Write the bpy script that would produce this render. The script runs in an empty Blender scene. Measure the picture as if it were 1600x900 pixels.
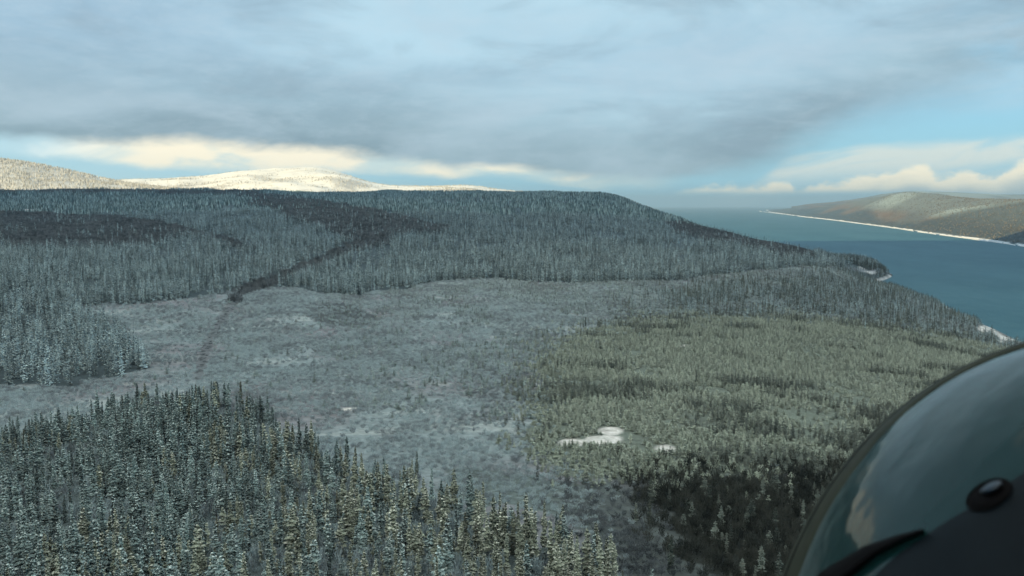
import bpy, bmesh, math, random
import numpy as np
from mathutils import Vector, Matrix

# ------------------------------------------------------------------ scene, camera, light
scene = bpy.context.scene
COL = scene.collection
rng = np.random.default_rng(7)
random.seed(7)
R = math.radians

CAM_H = 160.0
FPX = 1422.0                       # focal length in pixels of the 1600 px wide photograph
PITCH = math.atan((450 - 320) / FPX)
cd = bpy.data.cameras.new('camera')
cd.sensor_width = 36.0
cd.lens = 36.0 * FPX / 1600.0
cd.clip_start = 0.05
cd.dof.use_dof = True
cd.dof.focus_distance = 900.0
cd.dof.aperture_fstop = 4.0
cd.clip_end = 200000
cam = bpy.data.objects.new('camera', cd)
COL.objects.link(cam)
cam.location = (0, 0, CAM_H)
cam.rotation_euler = (math.pi / 2 - PITCH, 0, 0)
scene.camera = cam
scene.view_settings.view_transform = 'Standard'
scene.view_settings.look = 'None'
scene.view_settings.exposure = 0.57
scene.view_settings.gamma = 1
scene.cycles.max_bounces = 5
scene.cycles.diffuse_bounces = 3
scene.cycles.glossy_bounces = 2
scene.cycles.transmission_bounces = 2
scene.cycles.transparent_max_bounces = 8
scene.cycles.volume_bounces = 0
try:
    scene.cycles.use_fast_gi = False
except Exception:
    pass

SUN_EL = R(23.0)
SUN_DIR = Vector((-0.62, -0.78, 0)).normalized()          # where the sun stands: behind and left
SUN_VEC = Vector((SUN_DIR.x * math.cos(SUN_EL), SUN_DIR.y * math.cos(SUN_EL), math.sin(SUN_EL)))
sd = bpy.data.lights.new('sun', 'SUN')
sd.energy = 5.0
sd.angle = R(0.5)
sd.color = (1.0, 0.75, 0.36)
sun = bpy.data.objects.new('sun', sd)
COL.objects.link(sun)
sun.rotation_euler = (-SUN_VEC).to_track_quat('-Z', 'Y').to_euler()
sun.location = (0, 0, 300)


# ------------------------------------------------------------------ node helpers
class NT:
    def __init__(s, tree):
        s.t = tree
    def n(s, typ, **kw):
        nd = s.t.nodes.new(typ)
        for k, v in kw.items():
            setattr(nd, k, v)
        return nd
    def set(s, sock, v):
        if v is None:
            return
        if isinstance(v, bpy.types.NodeSocket):
            s.t.links.new(v, sock)
        else:
            if isinstance(v, (tuple, list)) and len(v) == 3 and sock.type == 'RGBA':
                v = (*v, 1)
            sock.default_value = v
    def m(s, op, a, b=None, c=None, clamp=False):
        nd = s.n('ShaderNodeMath', operation=op, use_clamp=clamp)
        s.set(nd.inputs[0], a); s.set(nd.inputs[1], b)
        if c is not None:
            s.set(nd.inputs[2], c)
        return nd.outputs[0]
    def mix(s, f, a, b, mode='MIX'):
        nd = s.n('ShaderNodeMix', data_type='RGBA', blend_type=mode)
        nd.clamp_factor = True
        s.set(nd.inputs[0], f); s.set(nd.inputs[6], a); s.set(nd.inputs[7], b)
        return nd.outputs[2]
    def noise(s, vec, scale, detail=4, rough=0.5, dist=0.0):
        nd = s.n('ShaderNodeTexNoise')
        s.set(nd.inputs['Vector'], vec)
        nd.inputs['Scale'].default_value = scale
        nd.inputs['Detail'].default_value = detail
        nd.inputs['Roughness'].default_value = rough
        nd.inputs['Distortion'].default_value = dist
        return nd.outputs['Fac']
    def sstep(s, v, lo, hi):
        nd = s.n('ShaderNodeMapRange', interpolation_type='SMOOTHSTEP')
        s.set(nd.inputs[0], v); s.set(nd.inputs[1], lo); s.set(nd.inputs[2], hi)
        nd.inputs[3].default_value = 0; nd.inputs[4].default_value = 1
        return nd.outputs[0]
    def comb(s, x, y, z):
        nd = s.n('ShaderNodeCombineXYZ')
        s.set(nd.inputs[0], x); s.set(nd.inputs[1], y); s.set(nd.inputs[2], z)
        return nd.outputs[0]
    def curve(s, v, pts):
        """piecewise curve through pts (x 0..1, y 0..1)"""
        nd = s.n('ShaderNodeFloatCurve')
        c = nd.mapping.curves[0]
        c.points[0].location = pts[0]
        c.points[1].location = pts[-1]
        for p in pts[1:-1]:
            c.points.new(*p)
        nd.mapping.update()
        s.set(nd.inputs['Value'], v)
        return nd.outputs[0]


def srgb(r, g, b):
    f = lambda c: (c / 255 / 12.92) if c / 255 <= 0.04045 else ((c / 255 + 0.055) / 1.055) ** 2.4
    return (f(r), f(g), f(b))


# ------------------------------------------------------------------ sky (world)
world = bpy.data.worlds.new('World')
scene.world = world
world.use_nodes = True
world.node_tree.nodes.clear()
W = NT(world.node_tree)
tc = W.n('ShaderNodeTexCoord')
sp = W.n('ShaderNodeSeparateXYZ')
W.set(sp.inputs[0], tc.outputs['Generated'])
dx, dy, dz = sp.outputs
az = W.m('ARCTAN2', dx, dy)
hyp = W.m('SQRT', W.m('ADD', W.m('MULTIPLY', dx, dx), W.m('MULTIPLY', dy, dy)))
el = W.m('ARCTAN2', dz, hyp)
AZ0, AZ1 = -0.60, 0.60
def a_of(u):                      # photo column -> 0..1 on the azimuth curve
    return (math.atan((u - 800) / FPX) - AZ0) / (AZ1 - AZ0)
def e_of(u, v):                   # photo row -> elevation
    return math.atan((320 - v) / FPX * math.cos(math.atan((u - 800) / FPX)))
t = W.m('DIVIDE', W.m('SUBTRACT', az, AZ0), AZ1 - AZ0, clamp=True)
def edge(pts):                    # elevation of an edge as a function of azimuth (radians)
    q = [(a_of(u), e_of(u, v) / 0.4 + 0.2) for u, v in pts]
    return W.m('MULTIPLY', W.m('SUBTRACT', W.curve(t, q), 0.2), 0.4)
# stretched coordinates: layers flatten towards the horizon
inv = W.m('DIVIDE', 1.0, W.m('ADD', W.m('MAXIMUM', dz, 0.0), 0.10))
plane = W.comb(W.m('MULTIPLY', dx, inv), W.m('MULTIPLY', dy, inv), 0.0)
ang = W.comb(W.m('MULTIPLY', az, 1.0), W.m('MULTIPLY', el, 2.6), 0.3)
sky = W.n('ShaderNodeTexSky', sky_type='NISHITA')
sky.sun_disc = False
sky.sun_elevation = SUN_EL
sky.sun_rotation = math.atan2(SUN_DIR.x, SUN_DIR.y)
sky.altitude = 200
sky.air_density = 1.0
sky.dust_density = 0.6
sky.ozone_density = 2.0
clear = W.mix(1.0, sky.outputs[0], (0.085, 0.105, 0.105), 'MULTIPLY')
# pale air near the horizon
hz = W.sstep(el, 0.10, -0.005)
clear = W.mix(0.7, clear, srgb(126, 180, 208))
clear = W.mix(W.m('MULTIPLY', hz, 0.85), clear, W.mix(W.sstep(az, 0.1, -0.45), srgb(142, 196, 216), srgb(190, 228, 238)))
lowblue = W.sstep(el, 0.028, 0.006)
rightpart = W.sstep(az, 0.06, 0.22)
clear = W.mix(W.m('MULTIPLY', W.m('MULTIPLY', lowblue, rightpart), 0.8), clear, srgb(134, 182, 200))
n_big = W.noise(plane, 0.55, 6, 0.55, 0.4)
n_mid = W.noise(ang, 7.0, 6, 0.55, 0.3)
n_fine = W.noise(ang, 26.0, 5, 0.6, 0.2)
n_wide = W.noise(ang, 3.0, 3, 0.5, 0.0)
jit = W.m('ADD', W.m('MULTIPLY', W.m('SUBTRACT', n_mid, 0.5), 0.035), W.m('MULTIPLY', W.m('SUBTRACT', n_fine, 0.5), 0.012))
# cream strip under the deck, left part
strip_top = edge([(-20, 205), (300, 215), (500, 225), (800, 240), (1000, 262), (1100, 280), (1620, 300)])
strip_bot = edge([(-20, 240), (120, 252), (200, 263), (330, 266), (400, 272), (550, 272), (640, 275), (800, 282), (1000, 296), (1100, 292), (1300, 300), (1620, 310)])
s1 = W.sstep(W.m('ADD', W.m('SUBTRACT', el, strip_bot), W.m('MULTIPLY', jit, 0.75)), -0.004, 0.007)
s2 = W.sstep(az, 0.20, 0.06)
s3 = W.sstep(W.noise(ang, 9.0, 4, 0.5, 0.5), 0.36, 0.56)
strip = W.m('MULTIPLY', W.m('MULTIPLY', s1, s2), W.m('ADD', W.m('MULTIPLY', s3, 0.6), 0.35))
warmth = W.sstep(az, -0.53, -0.36)
cream = W.mix(warmth, srgb(214, 236, 242), srgb(255, 243, 214))
colr = W.mix(strip, clear, cream)
# billowing clouds low on the right
bil_vec = W.comb(W.m('MULTIPLY', az, 1.0), W.m('MULTIPLY', el, 1.7), 0.8)
bil = W.noise(bil_vec, 19.0, 6, 0.55, 0.35)
bil2 = W.noise(bil_vec, 60.0, 4, 0.6, 0.0)
cu_top = edge([(-20, 340), (1000, 330), (1062, 302), (1085, 290), (1130, 289), (1190, 290), (1212, 284), (1231, 286), (1240, 302), (1262, 296), (1300, 284), (1350, 274), (1395, 272), (1415, 260), (1440, 260), (1465, 277), (1485, 272), (1505, 264), (1522, 270), (1545, 276), (1575, 262), (1620, 250)])
cu_bot = edge([(-20, 340), (1000, 322), (1060, 304), (1200, 301), (1400, 300), (1540, 304), (1620, 308)])
bj = W.m('ADD', W.m('MULTIPLY', W.m('SUBTRACT', bil, 0.5), 0.022), W.m('MULTIPLY', W.m('SUBTRACT', bil2, 0.5), 0.012))
c1 = W.sstep(W.m('ADD', W.m('SUBTRACT', cu_top, el), bj), -0.0025, 0.0055)
c2 = W.sstep(W.m('SUBTRACT', el, cu_bot), -0.004, 0.004)
cu = W.m('MULTIPLY', W.m('MULTIPLY', c1, c2), W.sstep(az, 0.16, 0.22))
# high thin streaks on the right
st_vec = W.comb(W.m('MULTIPLY', W.m('ADD', az, W.m('MULTIPLY', el, 1.2)), 1.0), W.m('MULTIPLY', W.m('SUBTRACT', el, W.m('MULTIPLY', az, 0.16)), 6.0), 0.1)
st = W.noise(st_vec, 7.0, 5, 0.55, 0.6)
st_lo = edge([(-20, 300), (1150, 300), (1250, 262), (1400, 252), (1500, 248), (1620, 236)])
st_hi = edge([(-20, 290), (1150, 292), (1250, 240), (1350, 226), (1450, 222), (1520, 216), (1620, 206)])
q1 = W.sstep(W.m('SUBTRACT', el, st_lo), -0.03, 0.0)
q2 = W.sstep(W.m('ADD', W.m('SUBTRACT', st_hi, el), W.m('MULTIPLY', jit, 0.5)), -0.003, 0.010)
stm = W.m('MULTIPLY', W.m('MULTIPLY', q1, q2), W.m('MULTIPLY', W.sstep(az, 0.18, 0.30), W.m('ADD', 0.32, W.m('MULTIPLY', W.sstep(st, 0.36, 0.58), 0.6))))
colr = W.mix(stm, colr, srgb(210, 218, 210))
cu_shade = W.sstep(W.m('ADD', W.m('SUBTRACT', cu_top, el), W.m('MULTIPLY', W.m('SUBTRACT', bil, 0.5), 0.05)), 0.004, 0.030)
cu_shade = W.m('MULTIPLY', cu_shade, W.m('SUBTRACT', 1.0, W.m('MULTIPLY', W.sstep(az, 0.62, 0.9), 0.8)))
cu_col = W.mix(cu_shade, srgb(255, 243, 212), srgb(186, 196, 192))
colr = W.mix(W.m('MULTIPLY', cu, 0.96), colr, cu_col)
# the grey deck
deck_edge = edge([(-20, 222), (150, 226), (300, 232), (430, 243), (600, 252), (760, 268), (880, 281), (1000, 289), (1100, 284), (1180, 268), (1260, 246), (1330, 222), (1390, 203), (1440, 186), (1500, 172), (1560, 160), (1620, 146)])
dk = W.m('ADD', W.m('SUBTRACT', el, deck_edge), jit)
soft = W.m('ADD', 0.014, W.m('MULTIPLY', W.sstep(az, 0.18, 0.42), 0.05))
deck = W.sstep(W.m('DIVIDE', dk, soft), -0.25, 1.0)
veil_n = W.noise(st_vec, 4.0, 6, 0.6, 0.8)
veil = W.m('MULTIPLY', W.m('MULTIPLY', W.m('ADD', 0.25, W.m('MULTIPLY', W.sstep(veil_n, 0.36, 0.58), 0.75)), W.sstep(W.m('ADD', el, jit), 0.078, 0.118)), 0.92)
colr = W.mix(veil, colr, srgb(168, 200, 216))
gap = W.m('MULTIPLY', W.sstep(n_mid, 0.46, 0.70), W.m('MULTIPLY', W.sstep(az, 0.30, 0.52), W.sstep(el, 0.24, 0.10)))
deck = W.m('MULTIPLY', deck, W.m('SUBTRACT', 1.0, W.m('MULTIPLY', gap, 0.8)))
# deck tone: darker belly near the edge, paler and bluer above
height_in = W.m('SUBTRACT', el, W.m('MULTIPLY', deck_edge, 1.0))
belly = W.sstep(W.m('ADD', height_in, W.m('MULTIPLY', W.m('SUBTRACT', n_big, 0.5), 0.09)), 0.125, 0.0)
vary = W.sstep(n_big, 0.32, 0.70)
left = W.sstep(az, -0.05, -0.5)
hi_c = W.mix(W.m('MULTIPLY', vary, 1.0), srgb(154, 184, 201), srgb(178, 210, 224))
hi_c = W.mix(W.m('MULTIPLY', left, 0.55), hi_c, srgb(138, 166, 188))
lo_c = W.mix(W.sstep(n_wide, 0.35, 0.65), srgb(124, 147, 158), srgb(143, 168, 178))
dcol = W.mix(belly, hi_c, lo_c)
wisp = W.noise(W.comb(W.m('MULTIPLY', az, 1.0), W.m('MULTIPLY', el, 2.8), 0.5), 6.0, 7, 0.55, 0.5)
dcol = W.mix(W.m('MULTIPLY', W.sstep(wisp, 0.42, 0.72), 0.50), dcol, srgb(176, 196, 208))
mott = W.noise(ang, 38.0, 5, 0.65, 0.3)
dcol = W.mix(W.m('MULTIPLY', W.sstep(mott, 0.40, 0.70), 0.16), dcol, srgb(184, 202, 212))
dcol = W.mix(W.m('MULTIPLY', W.sstep(wisp, 0.50, 0.28), 0.42), dcol, srgb(126, 146, 160))
colr = W.mix(deck, colr, dcol)
below = W.sstep(el, -0.001, -0.03)
colr = W.mix(below, colr, srgb(110, 140, 150))
bg = W.n('ShaderNodeBackground')
W.set(bg.inputs[0], colr)
bg.inputs[1].default_value = 0.90
wo = W.n('ShaderNodeOutputWorld')
W.t.links.new(bg.outputs[0], wo.inputs[0])


# ------------------------------------------------------------------ numeric noise
_perm = rng.random((256, 256)).astype(np.float32)
def vnoise(x, y):
    xi = np.floor(x).astype(int); yi = np.floor(y).astype(int)
    fx = x - xi; fy = y - yi
    fx = fx * fx * (3 - 2 * fx); fy = fy * fy * (3 - 2 * fy)
    a = _perm[xi & 255, yi & 255]; b = _perm[(xi + 1) & 255, yi & 255]
    c = _perm[xi & 255, (yi + 1) & 255]; d = _perm[(xi + 1) & 255, (yi + 1) & 255]
    return (a * (1 - fx) + b * fx) * (1 - fy) + (c * (1 - fx) + d * fx) * fy
def fbm(x, y, octaves=4):
    s = 0; a = 0.5; tot = 0
    for k in range(octaves):
        s = s + a * vnoise(x * 2 ** k + 17.3 * k, y * 2 ** k + 5.1 * k); tot += a; a *= 0.5
    return s / tot


# ------------------------------------------------------------------ terrain height
def z_at(v, Y):
    return CAM_H - Y * (v - 320) / FPX
# profiles per viewing direction (column of the photo): list of (distance ahead, ground height)
PROF = {
    -700: [(20, 66), (240, 64), (500, 60), (700, 64), (1000, 80), (1500, 110), (2200, 160), (3000, 215), (3600, 190), (4600, 160)],
    -100: [(20, 64), (240, 62), (500, 57), (700, 62), (1000, 76), (1500, z_at(385, 1500)), (2200, z_at(338, 2200)), (3000, 202), (3300, 214), (3900, 190), (4600, 170)],
    0:   [(20, 63), (240, 60), (500, 57), (700, 61), (1000, 76), (1500, z_at(388, 1500)), (2200, z_at(342, 2200)), (3000, z_at(307, 3000)), (3300, z_at(299, 3300)), (3900, 180), (4600, 165)],
    200: [(20, 62), (240, 60), (450, 58), (700, 58), (1000, 68), (1500, z_at(392, 1500)), (2200, z_at(342, 2200)), (3000, z_at(304, 3000)), (3300, z_at(297, 3300)), (3900, 190), (4600, 170)],
    400: [(20, 62), (240, 60), (440, 59), (700, 56), (1050, 62), (1500, z_at(393, 1500)), (2100, z_at(342, 2100)), (2700, z_at(316, 2700)), (3300, z_at(300, 3300)), (4000, 205), (4600, 170)],
    600: [(20, 62), (240, 60), (420, 58), (700, 55), (1150, 60), (1500, z_at(402, 1500)), (2100, z_at(347, 2100)), (2700, z_at(320, 2700)), (3500, z_at(300, 3500)), (4100, 205), (4600, 170)],
    740: [(20, 61), (240, 59), (400, 57), (700, 54), (1200, 60), (1600, z_at(392, 1600)), (2100, z_at(350, 2100)), (2700, z_at(319, 2700)), (3500, z_at(299, 3500)), (4000, 190), (4600, 120)],
    850: [(20, 60), (240, 57), (400, 55), (700, 52), (1200, 57), (1600, z_at(394, 1600)), (2100, z_at(352, 2100)), (2700, z_at(319, 2700)), (3450, z_at(301, 3450)), (4000, 160), (4600, 90)],
    955: [(20, 59), (240, 55), (400, 53), (700, 51), (1200, 55), (1600, z_at(396, 1600)), (2100, z_at(353, 2100)), (2700, z_at(322, 2700)), (3200, z_at(304, 3200)), (3700, 140), (4400, 40), (4600, 15)],
    1000: [(20, 58), (240, 54), (400, 52), (700, 50), (1200, 54), (1600, z_at(397, 1600)), (2100, z_at(357, 2100)), (2600, z_at(329, 2600)), (3000, z_at(317, 3000)), (3500, 100), (4100, 5), (4600, -12)],
    1060: [(20, 56), (240, 53), (400, 51), (700, 49), (1200, 52), (1600, z_at(400, 1600)), (2100, z_at(360, 2100)), (2600, z_at(342, 2600)), (3000, 80), (3500, 5), (3700, -10), (4600, -15)],
    1130: [(20, 54), (240, 52), (400, 49), (700, 47), (1200, 49), (1600, z_at(402, 1600)), (2100, z_at(367, 2100)), (2400, z_at(358, 2400)), (2750, 35), (2950, -3), (3200, -15), (4600, -15)],
    1210: [(20, 52), (240, 50), (400, 47), (700, 44), (1200, 45), (1600, z_at(408, 1600)), (2000, z_at(380, 2000)), (2200, 62), (2450, 20), (2600, -4), (3000, -15), (4600, -15)],
    1300: [(20, 50), (240, 48), (400, 44), (700, 41), (1200, 38), (1550, z_at(418, 1550)), (1850, z_at(404, 1850)), (2050, 36), (2250, 6), (2350, -5), (2800, -15), (4600, -15)],
    1328: [(20, 49), (240, 47), (400, 42), (700, 38), (1200, 34), (1500, 32), (1700, 24), (1850, 26), (2000, 42), (2100, 42), (2220, -4), (2500, -15), (4600, -15)],
    1350: [(20, 49), (240, 47), (400, 42), (700, 38), (1200, 33), (1500, 27), (1700, 12), (1850, 3), (1940, 3), (2030, 34), (2100, 42), (2210, -4), (2500, -15), (4600, -15)],
    1378: [(20, 48), (240, 46), (400, 41), (700, 37), (1200, 31), (1500, 22), (1650, 8), (1800, 1.5), (1950, 2), (2030, 30), (2110, 36), (2190, -4), (2400, -15), (4600, -15)],
    1386: [(20, 48), (240, 46), (400, 41), (700, 36), (1200, 30), (1480, 23), (1640, 10), (1780, -2), (1960, -3), (2060, 4), (2120, 6), (2170, -6), (2400, -15), (4600, -15)],
    1400: [(20, 48), (240, 46), (400, 41), (700, 36), (1200, 29), (1480, 24), (1630, 12), (1760, -3), (1950, -12), (2400, -15), (4600, -15)],
    1450: [(20, 47), (240, 44), (400, 38), (700, 32), (1100, 23), (1340, 17), (1430, 10), (1500, -2), (1600, -12), (2400, -15), (4600, -15)],
    1530: [(20, 45), (240, 42), (400, 36), (700, 28), (950, 20), (1110, 14), (1180, 6), (1250, -3), (1350, -12), (2400, -15), (4600, -15)],
    1600: [(20, 44), (240, 40), (400, 33), (700, 22), (880, 15), (960, 9), (1030, 2), (1080, -3), (1180, -12), (2400, -15), (4600, -15)],
    1700: [(20, 42), (240, 36), (400, 28), (650, 16), (760, 8), (820, 1), (860, -4), (950, -12), (2400, -15), (4600, -15)],
    2000: [(20, 38), (240, 26), (380, 15), (470, 3), (520, -4), (620, -12), (2400, -15), (4600, -15)],
    2400: [(20, 30), (150, 18), (250, 3), (290, -4), (350, -12), (2400, -15), (4600, -15)],
}
_us = np.array(sorted(PROF))
_ss = (_us - 800) / FPX
_ly = np.linspace(math.log(20), math.log(4600), 420)
_tab = np.array([np.interp(np.exp(_ly), [p[0] for p in PROF[u]], [p[1] for p in PROF[u]]) for u in _us])
_sg = np.linspace(_ss[0], _ss[-1], 480)
TAB = np.array([np.interp(_sg, _ss, _tab[:, j]) for j in range(len(_ly))]).T        # [s, logY]
def _blur(a, k, axis):
    pad = [(0, 0), (0, 0)]; pad[axis] = (k, k)
    p = np.pad(a, pad, mode='edge')
    c = np.cumsum(np.insert(p, 0, 0, axis=axis), axis=axis)
    n = 2 * k + 1
    return (np.take(c, range(n, c.shape[axis]), axis) - np.take(c, range(0, c.shape[axis] - n), axis)) / n
for _ in range(2):
    TAB = _blur(_blur(TAB, 3, 0), 2, 1)
def ground_z(X, Y):
    X = np.asarray(X, float); Y = np.asarray(Y, float)
    Yc = np.clip(Y, 20.1, 4599)
    s = np.clip(X / np.maximum(Yc, 20), _sg[0], _sg[-1] - 1e-6)
    a = (s - _sg[0]) / (_sg[1] - _sg[0]); b = (np.log(Yc) - _ly[0]) / (_ly[1] - _ly[0])
    i = np.clip(np.floor(a).astype(int), 0, len(_sg) - 2); j = np.clip(np.floor(b).astype(int), 0, len(_ly) - 2)
    fa = a - i; fb = b - j
    z = (TAB[i, j] * (1 - fa) + TAB[i + 1, j] * fa) * (1 - fb) + (TAB[i, j + 1] * (1 - fa) + TAB[i + 1, j + 1] * fa) * fb
    amp = np.clip(Y / 1500, 0.25, 1.2) * np.clip(z / 30, 0, 1)
    z = z + amp * ((fbm(X / 160 + 50, Y / 160 + 50, 3) - 0.5) * 12 + (fbm(X / 40, Y / 40 + 9, 2) - 0.5) * 2.5)
    z = z + np.clip((Y - 1900) / 900, 0, 1) * np.clip(z / 60, 0, 1) * ((fbm(X / 420 + 11, Y / 900 + 5, 3) - 0.5) * 34)
    return z
def project(X, Y, Z):
    """photo pixel of a world point"""
    c, s_ = math.cos(PITCH), math.sin(PITCH)
    dz_ = Z - CAM_H
    depth = Y * c - dz_ * s_
    up = Y * s_ + dz_ * c
    return 800 + FPX * X / depth, 450 - FPX * up / depth


# ------------------------------------------------------------------ land-cover zones
def inside(poly, u, v):
    r = np.zeros(u.shape, bool)
    n = len(poly)
    for i in range(n):
        x0, y0 = poly[i]; x1, y1 = poly[(i + 1) % n]
        if y0 == y1:
            continue
        cond = ((y0 > v) != (y1 > v)) & (u < (x1 - x0) * (v - y0) / (y1 - y0) + x0)
        r ^= cond
    return r
def near_line(pts, u, v, w):
    d = np.full(u.shape, 1e9)
    for (x0, y0), (x1, y1) in zip(pts, pts[1:]):
        L2 = (x1 - x0) ** 2 + (y1 - y0) ** 2
        tt = np.clip(((u - x0) * (x1 - x0) + (v - y0) * (y1 - y0)) / L2, 0, 1)
        d = np.minimum(d, np.hypot(u - x0 - tt * (x1 - x0), (v - y0 - tt * (y1 - y0)) * 1.6))
    return np.clip(1 - d / w, 0, 1)
STAND = [(-900, 720), (0, 690), (130, 672), (230, 640), (330, 632), (400, 655), (450, 700), (520, 735), (560, 750), (650, 765), (700, 800), (770, 832), (850, 855), (940, 885), (1000, 930), (1050, 1050), (1070, 1600), (1070, 6000), (-900, 6000)]
HILL = [(-2000, 200), (-2000, 640), (0, 606), (100, 604), (190, 592), (232, 575), (205, 540), (160, 505), (125, 482), (250, 470), (330, 463), (360, 458), (385, 448), (450, 450), (480, 458), (560, 460), (660, 444), (760, 438), (900, 443), (1000, 441), (1130, 432), (1200, 420), (1290, 418), (1400, 418), (1400, 200)]
OLIVE = [(860, 540), (900, 518), (1000, 500), (1100, 492), (1250, 492), (1400, 507), (1530, 535), (1640, 560), (1640, 640), (1480, 650), (1420, 720), (1330, 735), (1250, 730), (1150, 752), (1060, 760), (960, 745), (870, 735), (820, 705), (850, 650), (838, 590)]
STRIP_R = [(1040, 455), (1130, 440), (1290, 425), (1400, 425), (1470, 470), (1560, 505), (1620, 530), (1620, 560), (1530, 535), (1400, 507), (1250, 492), (1100, 492), (1020, 482)]
VIGNETTE = [(985, 760), (1060, 768), (1150, 752), (1250, 730), (1400, 712), (1700, 640), (2600, 560), (2600, 4000), (1200, 4000), (1110, 1100), (1150, 960), (1090, 850), (1000, 800)]  # corner vignette, put into ground and plant colours inside this outline
BARE = [
    [(-200, 325), (0, 330), (90, 335), (180, 338), (270, 350), (300, 372), (230, 388), (120, 392), (0, 386), (-200, 390)],
    [(385, 303), (440, 306), (520, 318), (590, 330), (650, 343), (720, 356), (700, 368), (620, 366), (560, 376), (500, 358), (430, 335), (390, 320)],
    [(-100, 293), (200, 296), (420, 300), (380, 308), (200, 304), (-100, 303)],
    [(1040, 345), (1130, 352), (1230, 372), (1290, 396), (1240, 405), (1150, 385), (1060, 368)],
    [(940, 470), (1010, 474), (1075, 492), (1060, 512), (990, 508), (950, 492)],
    [(470, 480), (540, 470), (600, 500), (560, 515), (490, 505)],
]
TRAIL = [(600, 378), (545, 388), (505, 410), (470, 424), (430, 440), (385, 453), (366, 472), (345, 500), (328, 535), (318, 560), (312, 590)]
TRAIL2 = [(-20, 345), (120, 362), (230, 350), (330, 372), (390, 388)]
GAPB = [(680, 742), (760, 735), (850, 745), (960, 750), (985, 800), (1000, 850), (940, 860), (880, 815), (800, 800), (700, 775)]
SNOWS = [(943, 674, 20, 5), (938, 688, 22, 7), (890, 691, 13, 5), (912, 692, 16, 4), (1038, 701, 14, 5), (540, 638, 11, 2), (1150, 660, 0, 0),
         (1552, 516, 28, 6), (1582, 524, 30, 10), (1612, 524, 26, 14), (805, 520, 9, 1.2), (1072, 544, 8, 2), (1350, 416, 9, 2), (1364, 423, 14, 2.5), (40, 327, 14, 2), (60, 383, 22, 2)]
SNOWS = [q for q in SNOWS if q[2] > 0]

def cover(X, Y, Z):
    """land cover at ground points: dict of soft masks"""
    u, v = project(X, Y, Z)
    sc = np.clip(300 / np.maximum(Y, 100), 0.02, 1.0)
    n1 = fbm(X / 60 + 3, Y / 60 + 8, 3) - 0.5; n2 = fbm(X / 60 + 91, Y / 90 + 31, 3) - 0.5
    hf = np.clip(400 / np.maximum(Y, 100), 0.1, 1.3)
    n1 = n1 + (fbm(X / 9 + 7, Y / 9 + 3, 2) - 0.5) * 0.55 * hf; n2 = n2 + (fbm(X / 9 + 57, Y / 12 + 33, 2) - 0.5) * 0.55 * hf
    uu = u + n1 * 60 * (0.4 + sc); vv = v + n2 * 36 * (0.15 + sc)
    m = {}
    m['hill'] = inside(HILL, uu, v + n2 * 26 * (0.15 + sc))
    m['stand'] = inside(STAND, uu, vv)
    m['olive'] = inside(OLIVE, uu, vv)
    m['strip'] = inside(STRIP_R, uu, vv)
    m['dark'] = inside(VIGNETTE, u + n1 * 110, v + n2 * 95)
    m['gap'] = inside(GAPB, uu, vv)
    bare = np.zeros(u.shape, bool)
    for p in BARE:
        bare |= inside(p, u + n1 * 40, v + n2 * 10)
    m['bare'] = bare
    m['trail'] = np.maximum(near_line(TRAIL, u + n1 * 10, v, 12), 0.7 * near_line(TRAIL2, u + n1 * 30, v, 7))
    sn = np.zeros(u.shape)
    for cx, cy, rx, ry in SNOWS:
        if rx:
            sn = np.maximum(sn, 1.25 - np.hypot((u + n1 * 34 - cx) / rx, (v + n2 * 11 - cy) / ry))
    m['snow'] = np.clip(sn * 3, 0, 1)
    m['u'] = u; m['v'] = v
    return m

def mesh_obj(name, verts, faces, mats, parent=None, smooth=False, link=True):
    me = bpy.data.meshes.new(name)
    me.from_pydata([tuple(x) for x in verts], [], faces)
    for mm in mats:
        me.materials.append(mm)
    if smooth:
        me.polygons.foreach_set('use_smooth', [True] * len(me.polygons))
    me.update()
    o = bpy.data.objects.new(name, me)
    if link:
        COL.objects.link(o)
    if parent:
        o.parent = parent
    return o
def grid_mesh(name, X, Y, Z, mat, color=None):
    """grid arrays [n, m] -> smooth mesh object with an optional colour layer"""
    n, m_ = X.shape
    co = np.stack([X, Y, Z], -1).reshape(-1, 3)
    idx = np.arange(n * m_).reshape(n, m_)
    f = np.stack([idx[:-1, :-1], idx[1:, :-1], idx[1:, 1:], idx[:-1, 1:]], -1).reshape(-1, 4)
    me = bpy.data.meshes.new(name)
    me.vertices.add(len(co)); me.vertices.foreach_set('co', co.astype(np.float32).ravel())
    me.loops.add(f.size); me.loops.foreach_set('vertex_index', f.astype(np.int32).ravel())
    me.polygons.add(len(f)); me.polygons.foreach_set('loop_start', np.arange(0, f.size, 4, dtype=np.int32))
    me.update(calc_edges=True)
    me.polygons.foreach_set('use_smooth', np.ones(len(f), bool))
    if color is not None:
        at = me.color_attributes.new('cover', 'FLOAT_COLOR', 'POINT')
        c4 = np.concatenate([color.reshape(-1, 3), np.ones((n * m_, 1))], 1)
        at.data.foreach_set('color', c4.astype(np.float32).ravel())
    me.materials.append(mat)
    me.validate()
    o = bpy.data.objects.new(name, me)
    COL.objects.link(o)
    return o
def tag(o, label=None, cat=None, group=None, kind=None):
    if label: o['label'] = label
    if cat: o['category'] = cat
    if group: o['group'] = group
    if kind: o['kind'] = kind
    return o

def mat_new(name):
    m = bpy.data.materials.new(name)
    m.use_nodes = True
    m.node_tree.nodes.clear()
    N = NT(m.node_tree)
    out = N.n('ShaderNodeOutputMaterial')
    b = N.n('ShaderNodeBsdfPrincipled')
    N.t.links.new(b.outputs[0], out.inputs[0])
    b.inputs['Specular IOR Level'].default_value = 0.2
    b.inputs['Roughness'].default_value = 0.85
    return m, N, b, out

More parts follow.
